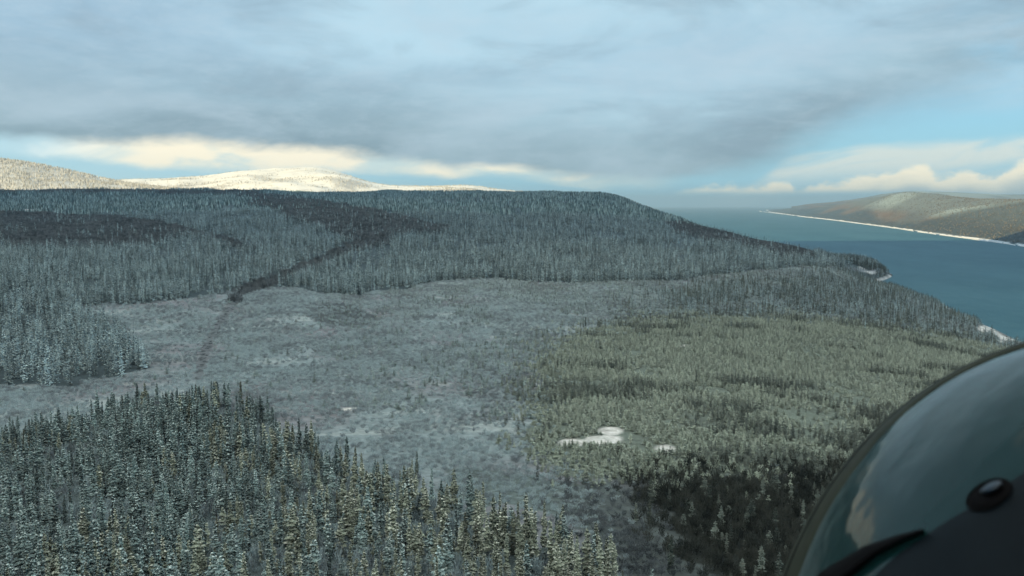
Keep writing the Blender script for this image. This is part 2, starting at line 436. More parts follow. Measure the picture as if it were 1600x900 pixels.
# ground material: cover colour x fine natural mottling
GM, N, B, O = mat_new('snowy_ground')
va = N.n('ShaderNodeVertexColor', layer_name='cover')
geo = N.n('ShaderNodeNewGeometry')
pos = geo.outputs['Position']
g1 = N.noise(pos, 0.35, 6, 0.65)
g2 = N.noise(pos, 0.05, 5, 0.6)
g3 = N.noise(pos, 0.012, 4, 0.55)
c = N.mix(N.m('MULTIPLY', N.sstep(g1, 0.35, 0.62), 0.42), va.outputs[0], N.mix(1.0, va.outputs[0], (0.35, 0.33, 0.32), 'MULTIPLY'))
c = N.mix(N.m('MULTIPLY', N.sstep(g2, 0.45, 0.68), 0.40), c, N.mix(1.0, c, (0.58, 0.54, 0.55), 'MULTIPLY'))
c = N.mix(N.m('MULTIPLY', N.sstep(g3, 0.55, 0.35), 0.25), c, N.mix(1.0, c, (1.3, 1.3, 1.3), 'MULTIPLY'))
N.set(B.inputs['Base Color'], c)
bmp = N.n('ShaderNodeBump'); bmp.inputs['Strength'].default_value = 0.6; bmp.inputs['Distance'].default_value = 1.0
N.set(bmp.inputs['Height'], g1); N.set(B.inputs['Normal'], bmp.outputs[0])

def cover_colour(X, Y, Z):
    m = cover(X, Y, Z)
    shp = X.shape + (3,)
    c = np.empty(shp); c[:] = (0.255, 0.330, 0.370)                            # frosted scrub bog
    def put(mask, col, k=1.0):
        mk = np.asarray(mask, float)[..., None] * k
        c[:] = c * (1 - mk) + np.array(col) * mk
    patch = np.clip((fbm(X / 55 + 7, Y / 80 + 2, 4) - 0.42) * 5, 0, 1)
    put(patch, (0.215, 0.225, 0.265), 0.8)
    pale = np.clip((fbm(X / 38 + 70, Y / 26 + 12, 4) - 0.56) * 9, 0, 1)
    put(pale * (m['v'] < 680), (0.42, 0.49, 0.52), 0.5)
    put(m['olive'], (0.165, 0.210, 0.190))
    put(m['gap'], (0.13, 0.175, 0.185))
    put(m['strip'], (0.08, 0.105, 0.11))
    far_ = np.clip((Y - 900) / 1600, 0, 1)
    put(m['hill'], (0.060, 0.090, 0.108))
    put(m['hill'] * far_, (0.12, 0.165, 0.19))  # paler with distance: haze put into the ground colour
    put(m['stand'], (0.12, 0.165, 0.185))
    put(m['bare'], (0.070, 0.090, 0.106), 0.9)
    put(np.clip((m['u'] - 830) / 160, 0, 1) * np.clip((m['v'] - 715) / 60, 0, 1), (0.095, 0.120, 0.130))  # soft lead-in to the painted corner darkness
    put(m['dark'] & ~m['olive'], (0.030, 0.038, 0.038))  # vignette painted as near-black ground
    low_ = (m['v'] > 458) & ~m['hill']
    put(np.clip(m['trail'] * 2.5, 0, 1) * ~low_, (0.075, 0.090, 0.10), 0.85)
    put(np.clip(m['trail'] * 2.0, 0, 1) * low_, (0.120, 0.145, 0.170), 0.8)
    put(m['snow'] * np.clip(0.45 + 1.6 * (fbm(X / 6, Y / 6, 3) - .2), .3, 1), (0.78, 0.80, 0.82))
    # ice and bare rock close to the water line
    shore = np.clip(1 - np.abs(Z - 1.5) / 3.0, 0, 1) * (Y > 600)
    ice = (fbm(X / 30, Y / 30, 2) > 0.40)
    put(shore * ice, (0.74, 0.76, 0.78))
    put(shore * ~ice, (0.05, 0.05, 0.055))
    return c

# land: a fan of ground rings, finest where the photo looks closest
ns, ny = 520, 620
sv = np.linspace(-1.05, 1.10, ns)
yv = np.exp(np.linspace(math.log(60), math.log(4550), ny))
S, Yg = np.meshgrid(sv, yv, indexing='ij')
Xg = S * Yg
Zg = ground_z(Xg, Yg)
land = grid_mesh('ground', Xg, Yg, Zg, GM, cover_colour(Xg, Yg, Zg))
tag(land, 'snowy valley floor and wooded hillside running down to the lake', kind='structure')


# ------------------------------------------------------------------ lake
WM, N, B, O = mat_new('lake_water')
geo = N.n('ShaderNodeNewGeometry')
pos = geo.outputs['Position']
mp = N.n('ShaderNodeMapping'); N.set(mp.inputs[0], pos); mp.inputs['Scale'].default_value = (1.0, 0.35, 1.0)
w0 = N.noise(mp.outputs[0], 0.004, 5, 0.6)
w1 = N.noise(mp.outputs[0], 0.035, 5, 0.65)
w2 = N.noise(pos, 0.25, 5, 0.6)
wc = N.mix(N.sstep(w0, 0.3, 0.7), (0.032, 0.108, 0.148), (0.050, 0.140, 0.185))
wc = N.mix(N.m('MULTIPLY', N.sstep(w1, 0.42, 0.72), 0.5), wc, (0.075, 0.170, 0.205))
N.set(B.inputs['Base Color'], wc)
B.inputs['Roughness'].default_value = 0.45
B.inputs['IOR'].default_value = 1.2
B.inputs['Specular IOR Level'].default_value = 0.18
bmp = N.n('ShaderNodeBump'); bmp.inputs['Strength'].default_value = 0.8; bmp.inputs['Distance'].default_value = 1.5
N.set(bmp.inputs['Height'], w2); N.set(B.inputs['Normal'], bmp.outputs[0])
lx = np.array([-57000, -20000, -8000, 0, 8000, 20000, 57000.]); lyy = np.array([-7800, 0, 3000, 8000, 20000, 58500.])
LX, LY = np.meshgrid(lx, lyy, indexing='ij')
lake = grid_mesh('water', LX, LY, LX * 0, WM)
tag(lake, 'wide blue green lake reaching the horizon', kind='structure')


# ------------------------------------------------------------------ far sunlit hills (left and centre) and the far shore (right)
def ridge_sheet(name, us, crest_v, Ynear, Yfar, znear, col_fn, mat, ny_=90, nsub=260, back=0.55, rough=1.0):
    """a long hill: rises from znear at Ynear to its crest at Yfar, falls behind it"""
    u = np.linspace(us[0], us[-1], nsub)
    vc = np.interp(u, us, crest_v)
    vc = np.convolve(np.pad(vc, 6, mode='edge'), np.ones(13) / 13, 'valid')
    yn = np.interp(u, us, Ynear); yf = np.interp(u, us, Yfar); zn = np.interp(u, us, znear)
    s = (u - 800) / FPX
    zc = CAM_H + (320 - vc) / FPX * yf
    tt = np.linspace(0, 1.6, ny_)
    Yv = yn[:, None] + (yf - yn)[:, None] * tt[None, :]
    prof = np.where(tt < 1, np.sin(np.clip(tt, 0, 1) * math.pi / 2) ** 1.25, 1 - ((tt - 1) / 0.6) ** 2 * back)
    Zv = zn[:, None] + (zc - zn)[:, None] * prof[None, :]
    Xv = s[:, None] * Yv
    dd = np.clip(tt * 4, 0, 1) * (1 - 0.75 * np.exp(-((tt - 1) / 0.12) ** 2))
    Zv = Zv + (fbm(Xv / 500 + 4, Yv / 700 + 6, 4) - 0.5) * (zc - zn)[:, None] * 0.35 * dd[None, :] * rough
    return grid_mesh(name, Xv, Yv, Zv, mat, col_fn(Xv, Yv, Zv)), (Xv, Yv, Zv)

HM, N, B, O = mat_new('far_hill_snow')
va = N.n('ShaderNodeVertexColor', layer_name='cover')
geo = N.n('ShaderNodeNewGeometry')
h1 = N.noise(geo.outputs['Position'], 0.02, 6, 0.7)
h2 = N.noise(geo.outputs['Position'], 0.004, 5, 0.6)
c = N.mix(N.m('MULTIPLY', N.sstep(h1, 0.5, 0.66), 0.45), va.outputs[0], N.mix(1.0, va.outputs[0], (0.42, 0.40, 0.38), 'MULTIPLY'))
c = N.mix(N.m('MULTIPLY', N.sstep(h2, 0.52, 0.62), 0.3), c, N.mix(1.0, c, (0.6, 0.58, 0.55), 'MULTIPLY'))
N.set(B.inputs['Base Color'], c)

def col_far(X, Y, Z):
    c = np.empty(X.shape + (3,)); c[:] = (0.84, 0.83, 0.79)
    k = np.clip((fbm(X / 260, Y / 200, 4) - 0.50) * 6, 0, 1)[..., None] * np.clip((420 - Z) / 160, 0, 1)[..., None]
    c[:] = c * (1 - k) + np.array((0.42, 0.42, 0.41)) * k
    return c
def col_leftfar(X, Y, Z):
    c = np.empty(X.shape + (3,)); c[:] = (0.62, 0.62, 0.60)
    return c
far_c, FC = ridge_sheet('hills', [60, 170, 260, 330, 400, 440, 480, 520, 545, 580, 620, 680, 740, 800, 900, 1000],
                     [300, 283, 279, 275, 270, 266, 264, 266, 275, 287, 292, 293, 292, 297, 312, 330],
                     [4700] * 16, [7600] * 16, [165] * 13 + [120, 60, 0], col_far, HM)
tag(far_c, 'bright sunlit snow hills on the skyline', kind='structure')
far_l, FL = ridge_sheet('hills', [-900, -400, -150, 0, 60, 120, 165, 230, 320],
                     [215, 232, 246, 253, 261, 272, 283, 292, 300],
                     [4000] * 9, [5600] * 9, [175] * 9, col_leftfar, HM)
tag(far_l, 'sunlit wooded hill at the left edge of the skyline', kind='structure')

# far shore on the right: shoreline rows of the photo give the distance of the water line
SH = [(1185, 330.5), (1200, 332), (1225, 335), (1250, 338.5), (1300, 344), (1350, 350.5), (1400, 357), (1450, 364.5), (1500, 371), (1550, 378), (1600, 385), (1700, 402), (1900, 440), (2300, 520), (2800, 640)]
su = [a for a, b in SH]; syn = [CAM_H * FPX / (b - 320) for a, b in SH]
def col_brown(X, Y, Z):
    c = np.empty(X.shape + (3,)); c[:] = (0.120, 0.135, 0.132)
    n = fbm(X / 420 + 9, Y / 900 + 3, 4)
    hgt = Z / np.maximum(Y / 6500 * 190, 60)
    kb = (np.clip((fbm(X / 300 + 31, Y / 600 + 8, 3) - .30) * 4, 0, 1) * np.clip((0.62 - hgt) * 5, 0, 1))[..., None]
    c[:] = c * (1 - kb) + np.array((0.165, 0.130, 0.100)) * kb
    k = (np.clip((n - 0.34) * 4, 0.3, 1) * np.clip((hgt - 0.40) * 3, 0, 1))[..., None]
    c[:] = c * (1 - k) + np.array((0.29, 0.35, 0.34)) * k
    k2 = (np.clip((0.34 - hgt + (n - .5) * .7) * 6, 0, 1) * 0.85)[..., None]
    c[:] = c * (1 - k2) + np.array((0.045, 0.072, 0.085)) * k2
    pu, pv = project(X, Y, Z)
    k3 = (np.clip((pv - np.interp(pu, [1380, 1440, 1500, 1560, 1620], [362, 348, 330, 316, 306]) + (n - .5) * 14) / 9, 0, 1) * .85)[..., None]
    c[:] = c * (1 - k3) + np.array((0.062, 0.080, 0.082)) * k3
    ice = (np.clip((5 - Z) / 4, 0, 1) * (fbm(X / 90, Y / 90, 3) > 0.30))[..., None]
    c[:] = c * (1 - ice) + np.array((0.8, 0.82, 0.84)) * ice
    return c
crest_b = [329.5, 328, 326, 324, 321, 311, 303, 304, 309, 313, 314, 296, 285, 270, 260]
yfar_b = [a * 1.35 + 900 for a in syn]
shore_b, SB = ridge_sheet('hills', su, crest_b, [a * 0.998 for a in syn], yfar_b, [-6] * len(su), col_brown, HM, nsub=420, ny_=120, rough=0.8)
tag(shore_b, 'brown wooded far shore across the lake with white ice at its foot', kind='structure')
# faint headlands at the end of the lake
tip, _t = ridge_sheet('hills', [1235, 1262, 1300, 1340, 1380, 1420, 1470, 1540, 1640], [323, 318.5, 316, 310, 303, 299, 300, 304, 305],
                    [14000] * 9, [19000] * 9, [0] * 9, col_brown, HM, rough=0.5)
tag(tip, 'faint blue hills beyond the far shore of the lake', kind='structure')

# broken ice along the far water line: low uneven slabs
IM, N, B, O = mat_new('shore_ice')
B.inputs['Base Color'].default_value = (0.86, 0.87, 0.88, 1)
def ice_ribbon(name, line, w, label):
    V = []; F = []
    pts = []
    for (u0, v0), (u1, v1) in zip(line, line[1:]):
        for k in range(24):
            tt = k / 24; pts.append((u0 + (u1 - u0) * tt, v0 + (v1 - v0) * tt))
    for i, (u, v) in enumerate(pts):
        Y = CAM_H * FPX / (v - 320); s = (u - 800) / FPX
        ww = w * (Y / 3400) ** 1.15 * (0.35 + 1.5 * float(fbm(np.array(i / 6.0), np.array(3.3), 3)) ** 1.5)
        jx = (float(fbm(np.array(i / 9.0), np.array(8.1), 3)) - 0.5) * w * 3.0 * (Y / 3400) ** 1.1
        h = 1.8 + 5.0 * float(vnoise(np.array(i / 2.0), np.array(1.1))) * (Y / 3400) ** 0.5
        if float(vnoise(np.array(i / 3.5 + 40), np.array(5.7))) < .22: h = -0.8
        y0 = Y - ww + jx
        for (yy, zz) in ((y0, -0.5), (y0 + ww * 0.15, h), (Y + ww * 0.6 + jx, h * 1.25), (Y + ww + jx, h * 0.4 - 0.5)):
            V.append((s * yy, yy, zz))
        if i:
            b = i * 4
            for q in range(3):
                F.append((b - 4 + q, b + q, b + q + 1, b - 3 + q))
    o = mesh_obj(name, V, F, [IM], smooth=False)
    tag(o, label, kind='structure')
    return o
ice_ribbon('shore_ice', SH[:12], 15, 'white ice edging the far shore of the lake')


# ------------------------------------------------------------------ tree materials
def tree_mat(name, dark, frost, snow, lo, hi, zk=0.25, scale=1.3, snow_amt=0.5, rv=0.34, tone=0.42):
    m, N, B, O = mat_new(name)
    tc = N.n('ShaderNodeTexCoord'); ob = tc.outputs['Object']
    geo = N.n('ShaderNodeNewGeometry')
    oi = N.n('ShaderNodeObjectInfo')
    rnd = oi.outputs['Random']
    wn = N.noise(geo.outputs['Position'], 0.018, 3, 0.5)
    n1 = N.noise(ob, scale, 4, 0.6)
    n2 = N.noise(ob, scale * 4.3, 3, 0.6)
    sep = N.n('ShaderNodeSeparateXYZ'); N.set(sep.inputs[0], geo.outputs['Normal'])
    f = N.m('ADD', n1, N.m('MULTIPLY', sep.outputs[2], zk))
    f = N.m('ADD', f, N.m('MULTIPLY', N.m('SUBTRACT', rnd, 0.5), rv))
    f = N.m('ADD', f, N.m('MULTIPLY', N.m('SUBTRACT', wn, 0.5), 0.30))
    c = N.mix(N.sstep(f, lo, hi), dark, frost)
    f2 = N.m('ADD', n2, N.m('MULTIPLY', sep.outputs[2], zk * 0.7))
    c = N.mix(N.m('MULTIPLY', N.sstep(f2, 0.55, 0.75), snow_amt), c, snow)
    wnz = N.n('ShaderNodeTexWhiteNoise', noise_dimensions='1D'); N.set(wnz.inputs['W'], N.m('MULTIPLY', rnd, 91.7))
    lv = N.m('ADD', 1.0 - tone, N.m('MULTIPLY', wnz.outputs['Value'], 2 * tone))
    c = N.mix(1.0, c, N.comb(lv, lv, lv), 'MULTIPLY')
    N.set(B.inputs['Base Color'], c)
    return m
M_CROWN = tree_mat('frosted_spruce_needles', (0.007, 0.028, 0.036), (0.115, 0.190, 0.208), (0.50, 0.62, 0.64), 0.42, 0.80, snow_amt=0.42, rv=.5)
M_WARM = tree_mat('rime_on_spruce_needles', (0.010, 0.028, 0.026), (0.160, 0.205, 0.178), (0.56, 0.62, 0.53), 0.41, 0.78, snow_amt=0.46, rv=.5)
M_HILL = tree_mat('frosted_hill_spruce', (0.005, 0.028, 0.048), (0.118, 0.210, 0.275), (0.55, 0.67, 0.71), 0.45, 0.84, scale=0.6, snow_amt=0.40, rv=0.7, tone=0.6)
M_HILLHAZE = tree_mat('frosted_hazed_hill_spruce', (0.040, 0.085, 0.105), (0.20, 0.295, 0.335), (0.50, 0.60, 0.64), 0.36, 0.74, scale=0.4, snow_amt=0.30, rv=0.55, tone=0.5)  # pale, low contrast: distance haze painted into the needle colour
M_OLIVE = tree_mat('frosted_young_spruce', (0.052, 0.085, 0.075), (0.255, 0.320, 0.280), (0.54, 0.62, 0.55), 0.34, 0.74, scale=0.9, snow_amt=0.32, rv=.6, tone=.3)
M_DARKS = tree_mat('dark_spruce_needles', (0.018, 0.036, 0.037), (0.12, 0.155, 0.147), (0.3, 0.32, 0.3), 0.42, 0.80, snow_amt=0.12)
M_CLUMP = tree_mat('snow_on_branches', (0.13, 0.17, 0.17), (0.44, 0.50, 0.46), (0.80, 0.82, 0.78), 0.34, 0.78, snow_amt=0.4, rv=0.5)
M_CLUMPD = tree_mat('dimmed_snow_on_dark_branches', (0.03, 0.04, 0.04), (0.12, 0.14, 0.13), (0.30, 0.32, 0.30), 0.35, 0.8, snow_amt=0.2, rv=0.5)  # snow tone lowered to suit the painted dark corner
M_CLUMPB = tree_mat('blue_shaded_branch_snow', (0.07, 0.15, 0.18), (0.36, 0.49, 0.53), (0.78, 0.84, 0.84), 0.38, 0.80, snow_amt=0.5, rv=0.7)
M_SUNNY = tree_mat('sunlit_far_spruce', (0.12, 0.12, 0.11), (0.50, 0.50, 0.48), (0.8, 0.8, 0.78), 0.3, 0.6, scale=0.4, snow_amt=0.6)
M_BROWNF = tree_mat('brown_far_woods', (0.055, 0.062, 0.058), (0.15, 0.14, 0.12), (0.25, 0.25, 0.24), 0.3, 0.65, scale=0.3, snow_amt=0.15, rv=0.5)
M_BARK, N, B, O = mat_new('spruce_bark')
tcn = N.n('ShaderNodeTexCoord')
N.set(B.inputs['Base Color'], N.mix(N.noise(tcn.outputs['Object'], 3.0, 4), (0.04, 0.032, 0.028), (0.13, 0.11, 0.10)))
M_BARKS, N, B, O = mat_new('dead_grey_wood')
tcn = N.n('ShaderNodeTexCoord')
N.set(B.inputs['Base Color'], N.mix(N.noise(tcn.outputs['Object'], 2.0, 4), (0.09, 0.085, 0.085), (0.26, 0.25, 0.25)))
def twig_mat(name, a, b):
    m, N, B, O = mat_new(name)
    geo = N.n('ShaderNodeNewGeometry'); oi = N.n('ShaderNodeObjectInfo')
    tcc = N.n('ShaderNodeTexCoord')
    wn = N.noise(geo.outputs['Position'], 0.03, 4, 0.6)
    f = N.m('ADD', N.m('MULTIPLY', wn, 0.9), N.m('MULTIPLY', oi.outputs['Random'], 0.35))
    f = N.m('ADD', f, N.m('MULTIPLY', N.m('SUBTRACT', N.noise(tcc.outputs['Object'], 1.5, 3), 0.5), 0.9))
    N.set(B.inputs['Base Color'], N.mix(N.sstep(f, 0.40, 0.78), a, b))
    return m
M_TWIG = twig_mat('frosted_alder_twigs', (0.185, 0.222, 0.260), (0.390, 0.500, 0.560))
M_TWIGD = twig_mat('vignette_dark_twigs', (0.014, 0.020, 0.021), (0.062, 0.072, 0.068))  # near-black twig colour carries the corner vignette
M_TWIGM = twig_mat('bare_mauve_twigs', (0.045, 0.058, 0.072), (0.15, 0.18, 0.21))


# ------------------------------------------------------------------ tree shapes
def spruce_shape(h, r, whorls, per, fine, seed, clumps=0.0, top_club=False, gappy=0.1, csz=1.0):
    rn = random.Random(seed)
    V = []; F = []; CV = []; CF = []
    lean = (rn.uniform(-.02, .02), rn.uniform(-.02, .02))
    for w in range(whorls):
        t_ = (w + rn.uniform(-.3, .3)) / whorls
        z = h * (0.05 + 0.93 * max(0, t_))
        taper = (1 - z / h)
        L0 = r * (0.10 + 0.9 * taper ** 0.62) * rn.uniform(0.72, 1.2)
        if z < h * 0.2: L0 *= 0.6 + 2 * z / h
        L0 *= 1 + .28 * math.sin(z * 1.9 + seed) * (1 if z < h * .85 else .2)
        if top_club and z > h * 0.82: L0 = max(L0, r * 0.38 * rn.uniform(.7, 1.1))
        for k in range(per):
            if rn.random() < gappy: continue
            a = 2 * math.pi * (k + rn.uniform(-.35, .35)) / per + w * 1.3
            L = L0 * rn.uniform(0.6, 1.15)
            ca, sa = math.cos(a), math.sin(a)
            dr = rn.uniform(0.25, 0.6)
            zj = z + rn.uniform(-.5, .5) * h / whorls
            wd = L * rn.uniform(.26, .42) + 0.05
            def P(l, side, dz_):
                return (lean[0] * z + ca * l - sa * side, lean[1] * z + sa * l + ca * side, zj + dz_)
            b = len(V)
            V += [P(0.04, 0, .10 * L), P(L * .55, wd, -dr * L * .55 - .06), P(L * .55, -wd, -dr * L * .55 - .06), P(L, 0, -dr * L * .8), P(L * .5, 0, -dr * L * .28)]
            F += [(b, b + 4, b + 1), (b, b + 2, b + 4), (b + 4, b + 3, b + 1), (b + 4, b + 2, b + 3)]
            if fine:
                b = len(V)      # hanging twigs under the bough
                hang = rn.uniform(.22, .5)
                V += [P(L * .25, 0, -dr * L * .1), P(L * .92, 0.02, -dr * L * .7), P(L * .7, rn.uniform(-.1, .1), -dr * L * .6 - hang), P(L * .4, rn.uniform(-.1, .1), -dr * L * .4 - hang * 1.1)]
                F += [(b, b + 1, b + 2), (b, b + 2, b + 3)]
                for sgn in (-1, 1):
                    b = len(V)
                    V += [P(L * .35, 0, -dr * L * .2), P(L * rn.uniform(.6, .8), sgn * wd * 1.35, -dr * L * .5 - .1), P(L * .72, sgn * wd * .4, -dr * L * .62)]
                    F += [(b, b + 1, b + 2)]
            if rn.random() < clumps:
                q = L * rn.uniform(.5, .95); sz = rn.uniform(.12, .34) * (0.6 + taper) * csz
                cx, cy, cz = P(q, rn.uniform(-.5, .5) * wd, -dr * q * .75 + .05)
                b = len(CV)
                for i in range(4):
                    aa = a + i * math.pi / 2; e = sz * rn.uniform(.7, 1.2)
                    CV.append((cx + math.cos(aa) * e, cy + math.sin(aa) * e, cz + rn.uniform(-.06, .04)))
                CV.append((cx, cy, cz + sz * .7)); CV.append((cx, cy, cz - sz * .75))
                for i in range(4):
                    CF.append((b + i, b + (i + 1) % 4, b + 4)); CF.append((b + (i + 1) % 4, b + i, b + 5))
    # leader
    b = len(V)
    tz = h * 1.02
    V += [(lean[0] * h + .05, lean[1] * h, h * .93), (lean[0] * h - .04, lean[1] * h + .05, h * .93), (lean[0] * h - .04, lean[1] * h - .05, h * .93), (lean[0] * h, lean[1] * h, tz)]
    F += [(b, b + 1, b + 3), (b + 1, b + 2, b + 3), (b + 2, b, b + 3)]
    return V, F, CV, CF
def trunk_shape(h, r0, seed):
    V = []; F = []
    rn = random.Random(seed); n = 6
    lv = [(-1.0, r0 * 1.3), (.3, r0), (h * .35, r0 * .75), (h * .7, r0 * .42), (h * .98, r0 * .1)]
    for z, r in lv:
        for i in range(n):
            a = i * 2 * math.pi / n
            V.append((math.cos(a) * r, math.sin(a) * r, z))
    for k in range(len(lv) - 1):
        for i in range(n):
            F.append((k * n + i, k * n + (i + 1) % n, (k + 1) * n + (i + 1) % n, (k + 1) * n + i))
    return V, F
def cone_shape(h, r, layers, seed, sides=7):
    """distant spruce: ragged stacked skirts"""
    rn = random.Random(seed); V = []; F = []
    for l in range(layers):
        z0 = h * (0.04 + 0.92 * l / layers); z1 = min(h, z0 + h * 1.55 / layers)
        rr = r * (1 - l / layers) ** .75 * rn.uniform(.8, 1.15) + 0.08
        b = len(V)
        for i in range(sides):
            a = 2 * math.pi * (i + rn.uniform(-.3, .3)) / sides
            q = rr * rn.uniform(.6, 1.2)
            V.append((math.cos(a) * q, math.sin(a) * q, z0 - rn.uniform(0, .08) * h / layers * 4))
        V.append((rn.uniform(-.1, .1), rn.uniform(-.1, .1), z1))
        for i in range(sides):
            F.append((b + i, b + (i + 1) % sides, b + sides))
    return V, F
def bush_shape(h, r, n, seed, wmul=1.0):
    """leafless shrub: many slivers of twig fanning upward"""
    rn = random.Random(seed); V = []; F = []
    for k in range(n):
        a = rn.uniform(0, 2 * math.pi); tr = rn.random() ** .6
        bx, by = math.cos(a) * r * .35 * tr, math.sin(a) * r * .35 * tr
        z0 = h * rn.uniform(0, .55)
        spread = r * tr
        ex, ey = math.cos(a) * spread + rn.uniform(-.2, .2), math.sin(a) * spread + rn.uniform(-.2, .2)
        z1 = z0 + h * rn.uniform(.25, .5)
        f = z0 / h
        sx, sy = bx + (ex - bx) * f * 1.2, by + (ey - by) * f * 1.2
        w = rn.uniform(.03, .09) * wmul
        aa = rn.uniform(0, math.pi)
        b = len(V)
        V += [(sx - math.cos(aa) * w, sy - math.sin(aa) * w, z0), (sx + math.cos(aa) * w, sy + math.sin(aa) * w, z0), (ex, ey, z1)]
        F.append((b, b + 1, b + 2))
        for q in range(2):
            t_ = rn.uniform(.4, .9)
            px, py, pz = sx + (ex - sx) * t_, sy + (ey - sy) * t_, z0 + (z1 - z0) * t_
            ww = w * 1.5
            b = len(V)
            V += [(px, py, pz - ww), (px, py, pz + ww), (px + rn.uniform(-.6, .6) * r * .5, py + rn.uniform(-.6, .6) * r * .5, pz + rn.uniform(.1, .6))]
            F.append((b, b + 1, b + 2))
    return V, F

def join(shapes):
    V = []; F = []; MI = []
    for (v, f, mi) in shapes:
        b = len(V); V += v
        F += [tuple(b + i for i in ff) for ff in f]; MI += [mi] * len(f)
    return V, F, MI
def proto(name, shapes, mats):
    V, F, MI = join(shapes)
    o = mesh_obj(name, V, F, mats, link=False)
    o.data.polygons.foreach_set('material_index', MI)
    return o
def pcollection(name, protos):
    c = bpy.data.collections.new(name)
    for p in protos:
        c.objects.link(p)
    return c

def scatter(name, X, Y, Z, scl, widths, coll, n_var, label, cat, seed=1):
    """one stuff object whose points carry instanced trees"""
    rg = np.random.default_rng(seed)
    n = len(X)
    me = bpy.data.meshes.new(name)
    me.vertices.add(n)
    me.vertices.foreach_set('co', np.stack([X, Y, Z], -1).astype(np.float32).ravel())
    def at(nm, typ, arr, key='value'):
        a = me.attributes.new(nm, typ, 'POINT'); a.data.foreach_set(key, arr.ravel())
    at('spin', 'FLOAT_VECTOR', np.stack([rg.normal(0, .02, n), rg.normal(0, .02, n), rg.uniform(0, 6.283, n)], -1).astype(np.float32), 'vector')
    at('size', 'FLOAT_VECTOR', np.stack([widths, widths, scl], -1).astype(np.float32), 'vector')
    at('which', 'INT', rg.integers(0, n_var, n).astype(np.int32))
    o = bpy.data.objects.new(name, me); COL.objects.link(o)
    gt = bpy.data.node_groups.new(name + '_scatter', 'GeometryNodeTree')
    gt.interface.new_socket('Geometry', in_out='INPUT', socket_type='NodeSocketGeometry')
    gt.interface.new_socket('Geometry', in_out='OUTPUT', socket_type='NodeSocketGeometry')
    G = NT(gt)
    gi = G.n('NodeGroupInput'); go = G.n('NodeGroupOutput')
    ip = G.n('GeometryNodeInstanceOnPoints')
    ci = G.n('GeometryNodeCollectionInfo')
    ci.inputs['Collection'].default_value = coll
    ci.inputs['Separate Children'].default_value = True
    ci.inputs['Reset Children'].default_value = True
    def na(nm, dt):
        a = G.n('GeometryNodeInputNamedAttribute', data_type=dt); a.inputs['Name'].default_value = nm
        return a.outputs['Attribute']
    gt.links.new(gi.outputs[0], ip.inputs['Points'])
    gt.links.new(ci.outputs[0], ip.inputs['Instance'])
    ip.inputs['Pick Instance'].default_value = True
    gt.links.new(na('which', 'INT'), ip.inputs['Instance Index'])
    e2r = G.n('FunctionNodeEulerToRotation')
    gt.links.new(na('spin', 'FLOAT_VECTOR'), e2r.inputs[0])
    gt.links.new(e2r.outputs[0], ip.inputs['Rotation'])
    gt.links.new(na('size', 'FLOAT_VECTOR'), ip.inputs['Scale'])
    gt.links.new(ip.outputs[0], go.inputs[0])
    md = o.modifiers.new('scatter', 'NODES'); md.node_group = gt
    tag(o, label, cat, kind='stuff')
    return o

# prototypes (heights about 10 m, scaled per tree)
def near_spruce(i, m_crown):
    h = 10.0; r = [1.15, 1.35, 0.95, 1.5, 1.1, 0.85][i % 6]
    V, F, CV, CF = spruce_shape(h, r, [25, 23, 26, 22, 24, 26][i % 6], 7, True, 100 + i, clumps=.30, top_club=(i % 3 == 2), gappy=.08)
    tv, tf = trunk_shape(h, .14, i)
    return (V, F), (CV, CF), (tv, tf)
NEAR = [near_spruce(i, None) for i in range(6)]
def near_protos(tagname, m, mc=None):
    return [proto(tagname, [(a[0], a[1], 0), (b[0], b[1], 1), (c_[0], c_[1], 2)], [m, mc or M_CLUMP, M_BARK]) for a, b, c_ in NEAR]
C_NEARW = pcollection('near_spruces_warm', near_protos('spruce_tree_near', M_WARM))
C_NEARB = pcollection('near_spruces_cool', near_protos('spruce_tree_near', M_CROWN, M_CLUMPB))
C_NEARD = pcollection('near_spruces_dark', near_protos('spruce_tree_near', M_DARKS, M_CLUMPD))
def mid_protos(nm, m, k=6, r=1.2, seed=200, mc=None):
    out = []
    for i in range(k):
        V, F, CV, CF = spruce_shape(10, r * [1, 1.2, .8, 1.1, .9, 1.3][i % 6], 13, 6, False, seed + i, clumps=.34, gappy=.1, csz=1.1)
        out.append(proto(nm, [(V, F, 0), (CV, CF, 1)], [m, mc or M_CLUMP]))
    return out
C_MID = pcollection('mid_spruces', mid_protos('spruce_tree_mid', M_HILL, mc=M_CLUMPB))
C_MIDD = pcollection('mid_spruces_dark', mid_protos('spruce_tree_mid', M_DARKS, 4, mc=M_CLUMPD))
C_YOUNGB = pcollection('young_blue_spruces', mid_protos('young_spruce_blue', M_CROWN, 6, 1.9, 340))
C_YOUNG = pcollection('young_spruces', mid_protos('young_spruce_mid', M_OLIVE, 6, 1.9, 300))
def far_protos(nm, m, r=1.35):
    out = []
    for i in range(6):
        V, F = cone_shape(10, r * random.Random(i).uniform(.8, 1.2), 5, 400 + i)
        out.append(proto(nm, [(V, F, 0)], [m]))
    return out
C_FAR = pcollection('far_spruces', far_protos('spruce_tree_far', M_HILLHAZE))
C_SUN = pcollection('sunlit_spruces', far_protos('spruce_tree_sunlit', M_SUNNY))
C_BROWN = pcollection('brown_far_trees', far_protos('tree_far_brown', M_BROWNF))
def bush_protos(nm, m, n=46, wm=1.0, k=5):
    return [proto(nm, [(*bush_shape(3.2, 1.7, n, 500 + i, wm), 0)], [m]) for i in range(k)]
C_BUSH = pcollection('shrubs', bush_protos('shrub_frosted', M_TWIG, 46, 1.5))
C_BUSHD = pcollection('shrubs_dark', bush_protos('shrub_dark', M_TWIGD, 46, 1.3))
C_BUSHM = pcollection('shrubs_mauve', bush_protos('shrub_mauve', M_TWIGM, 34, 2.2))


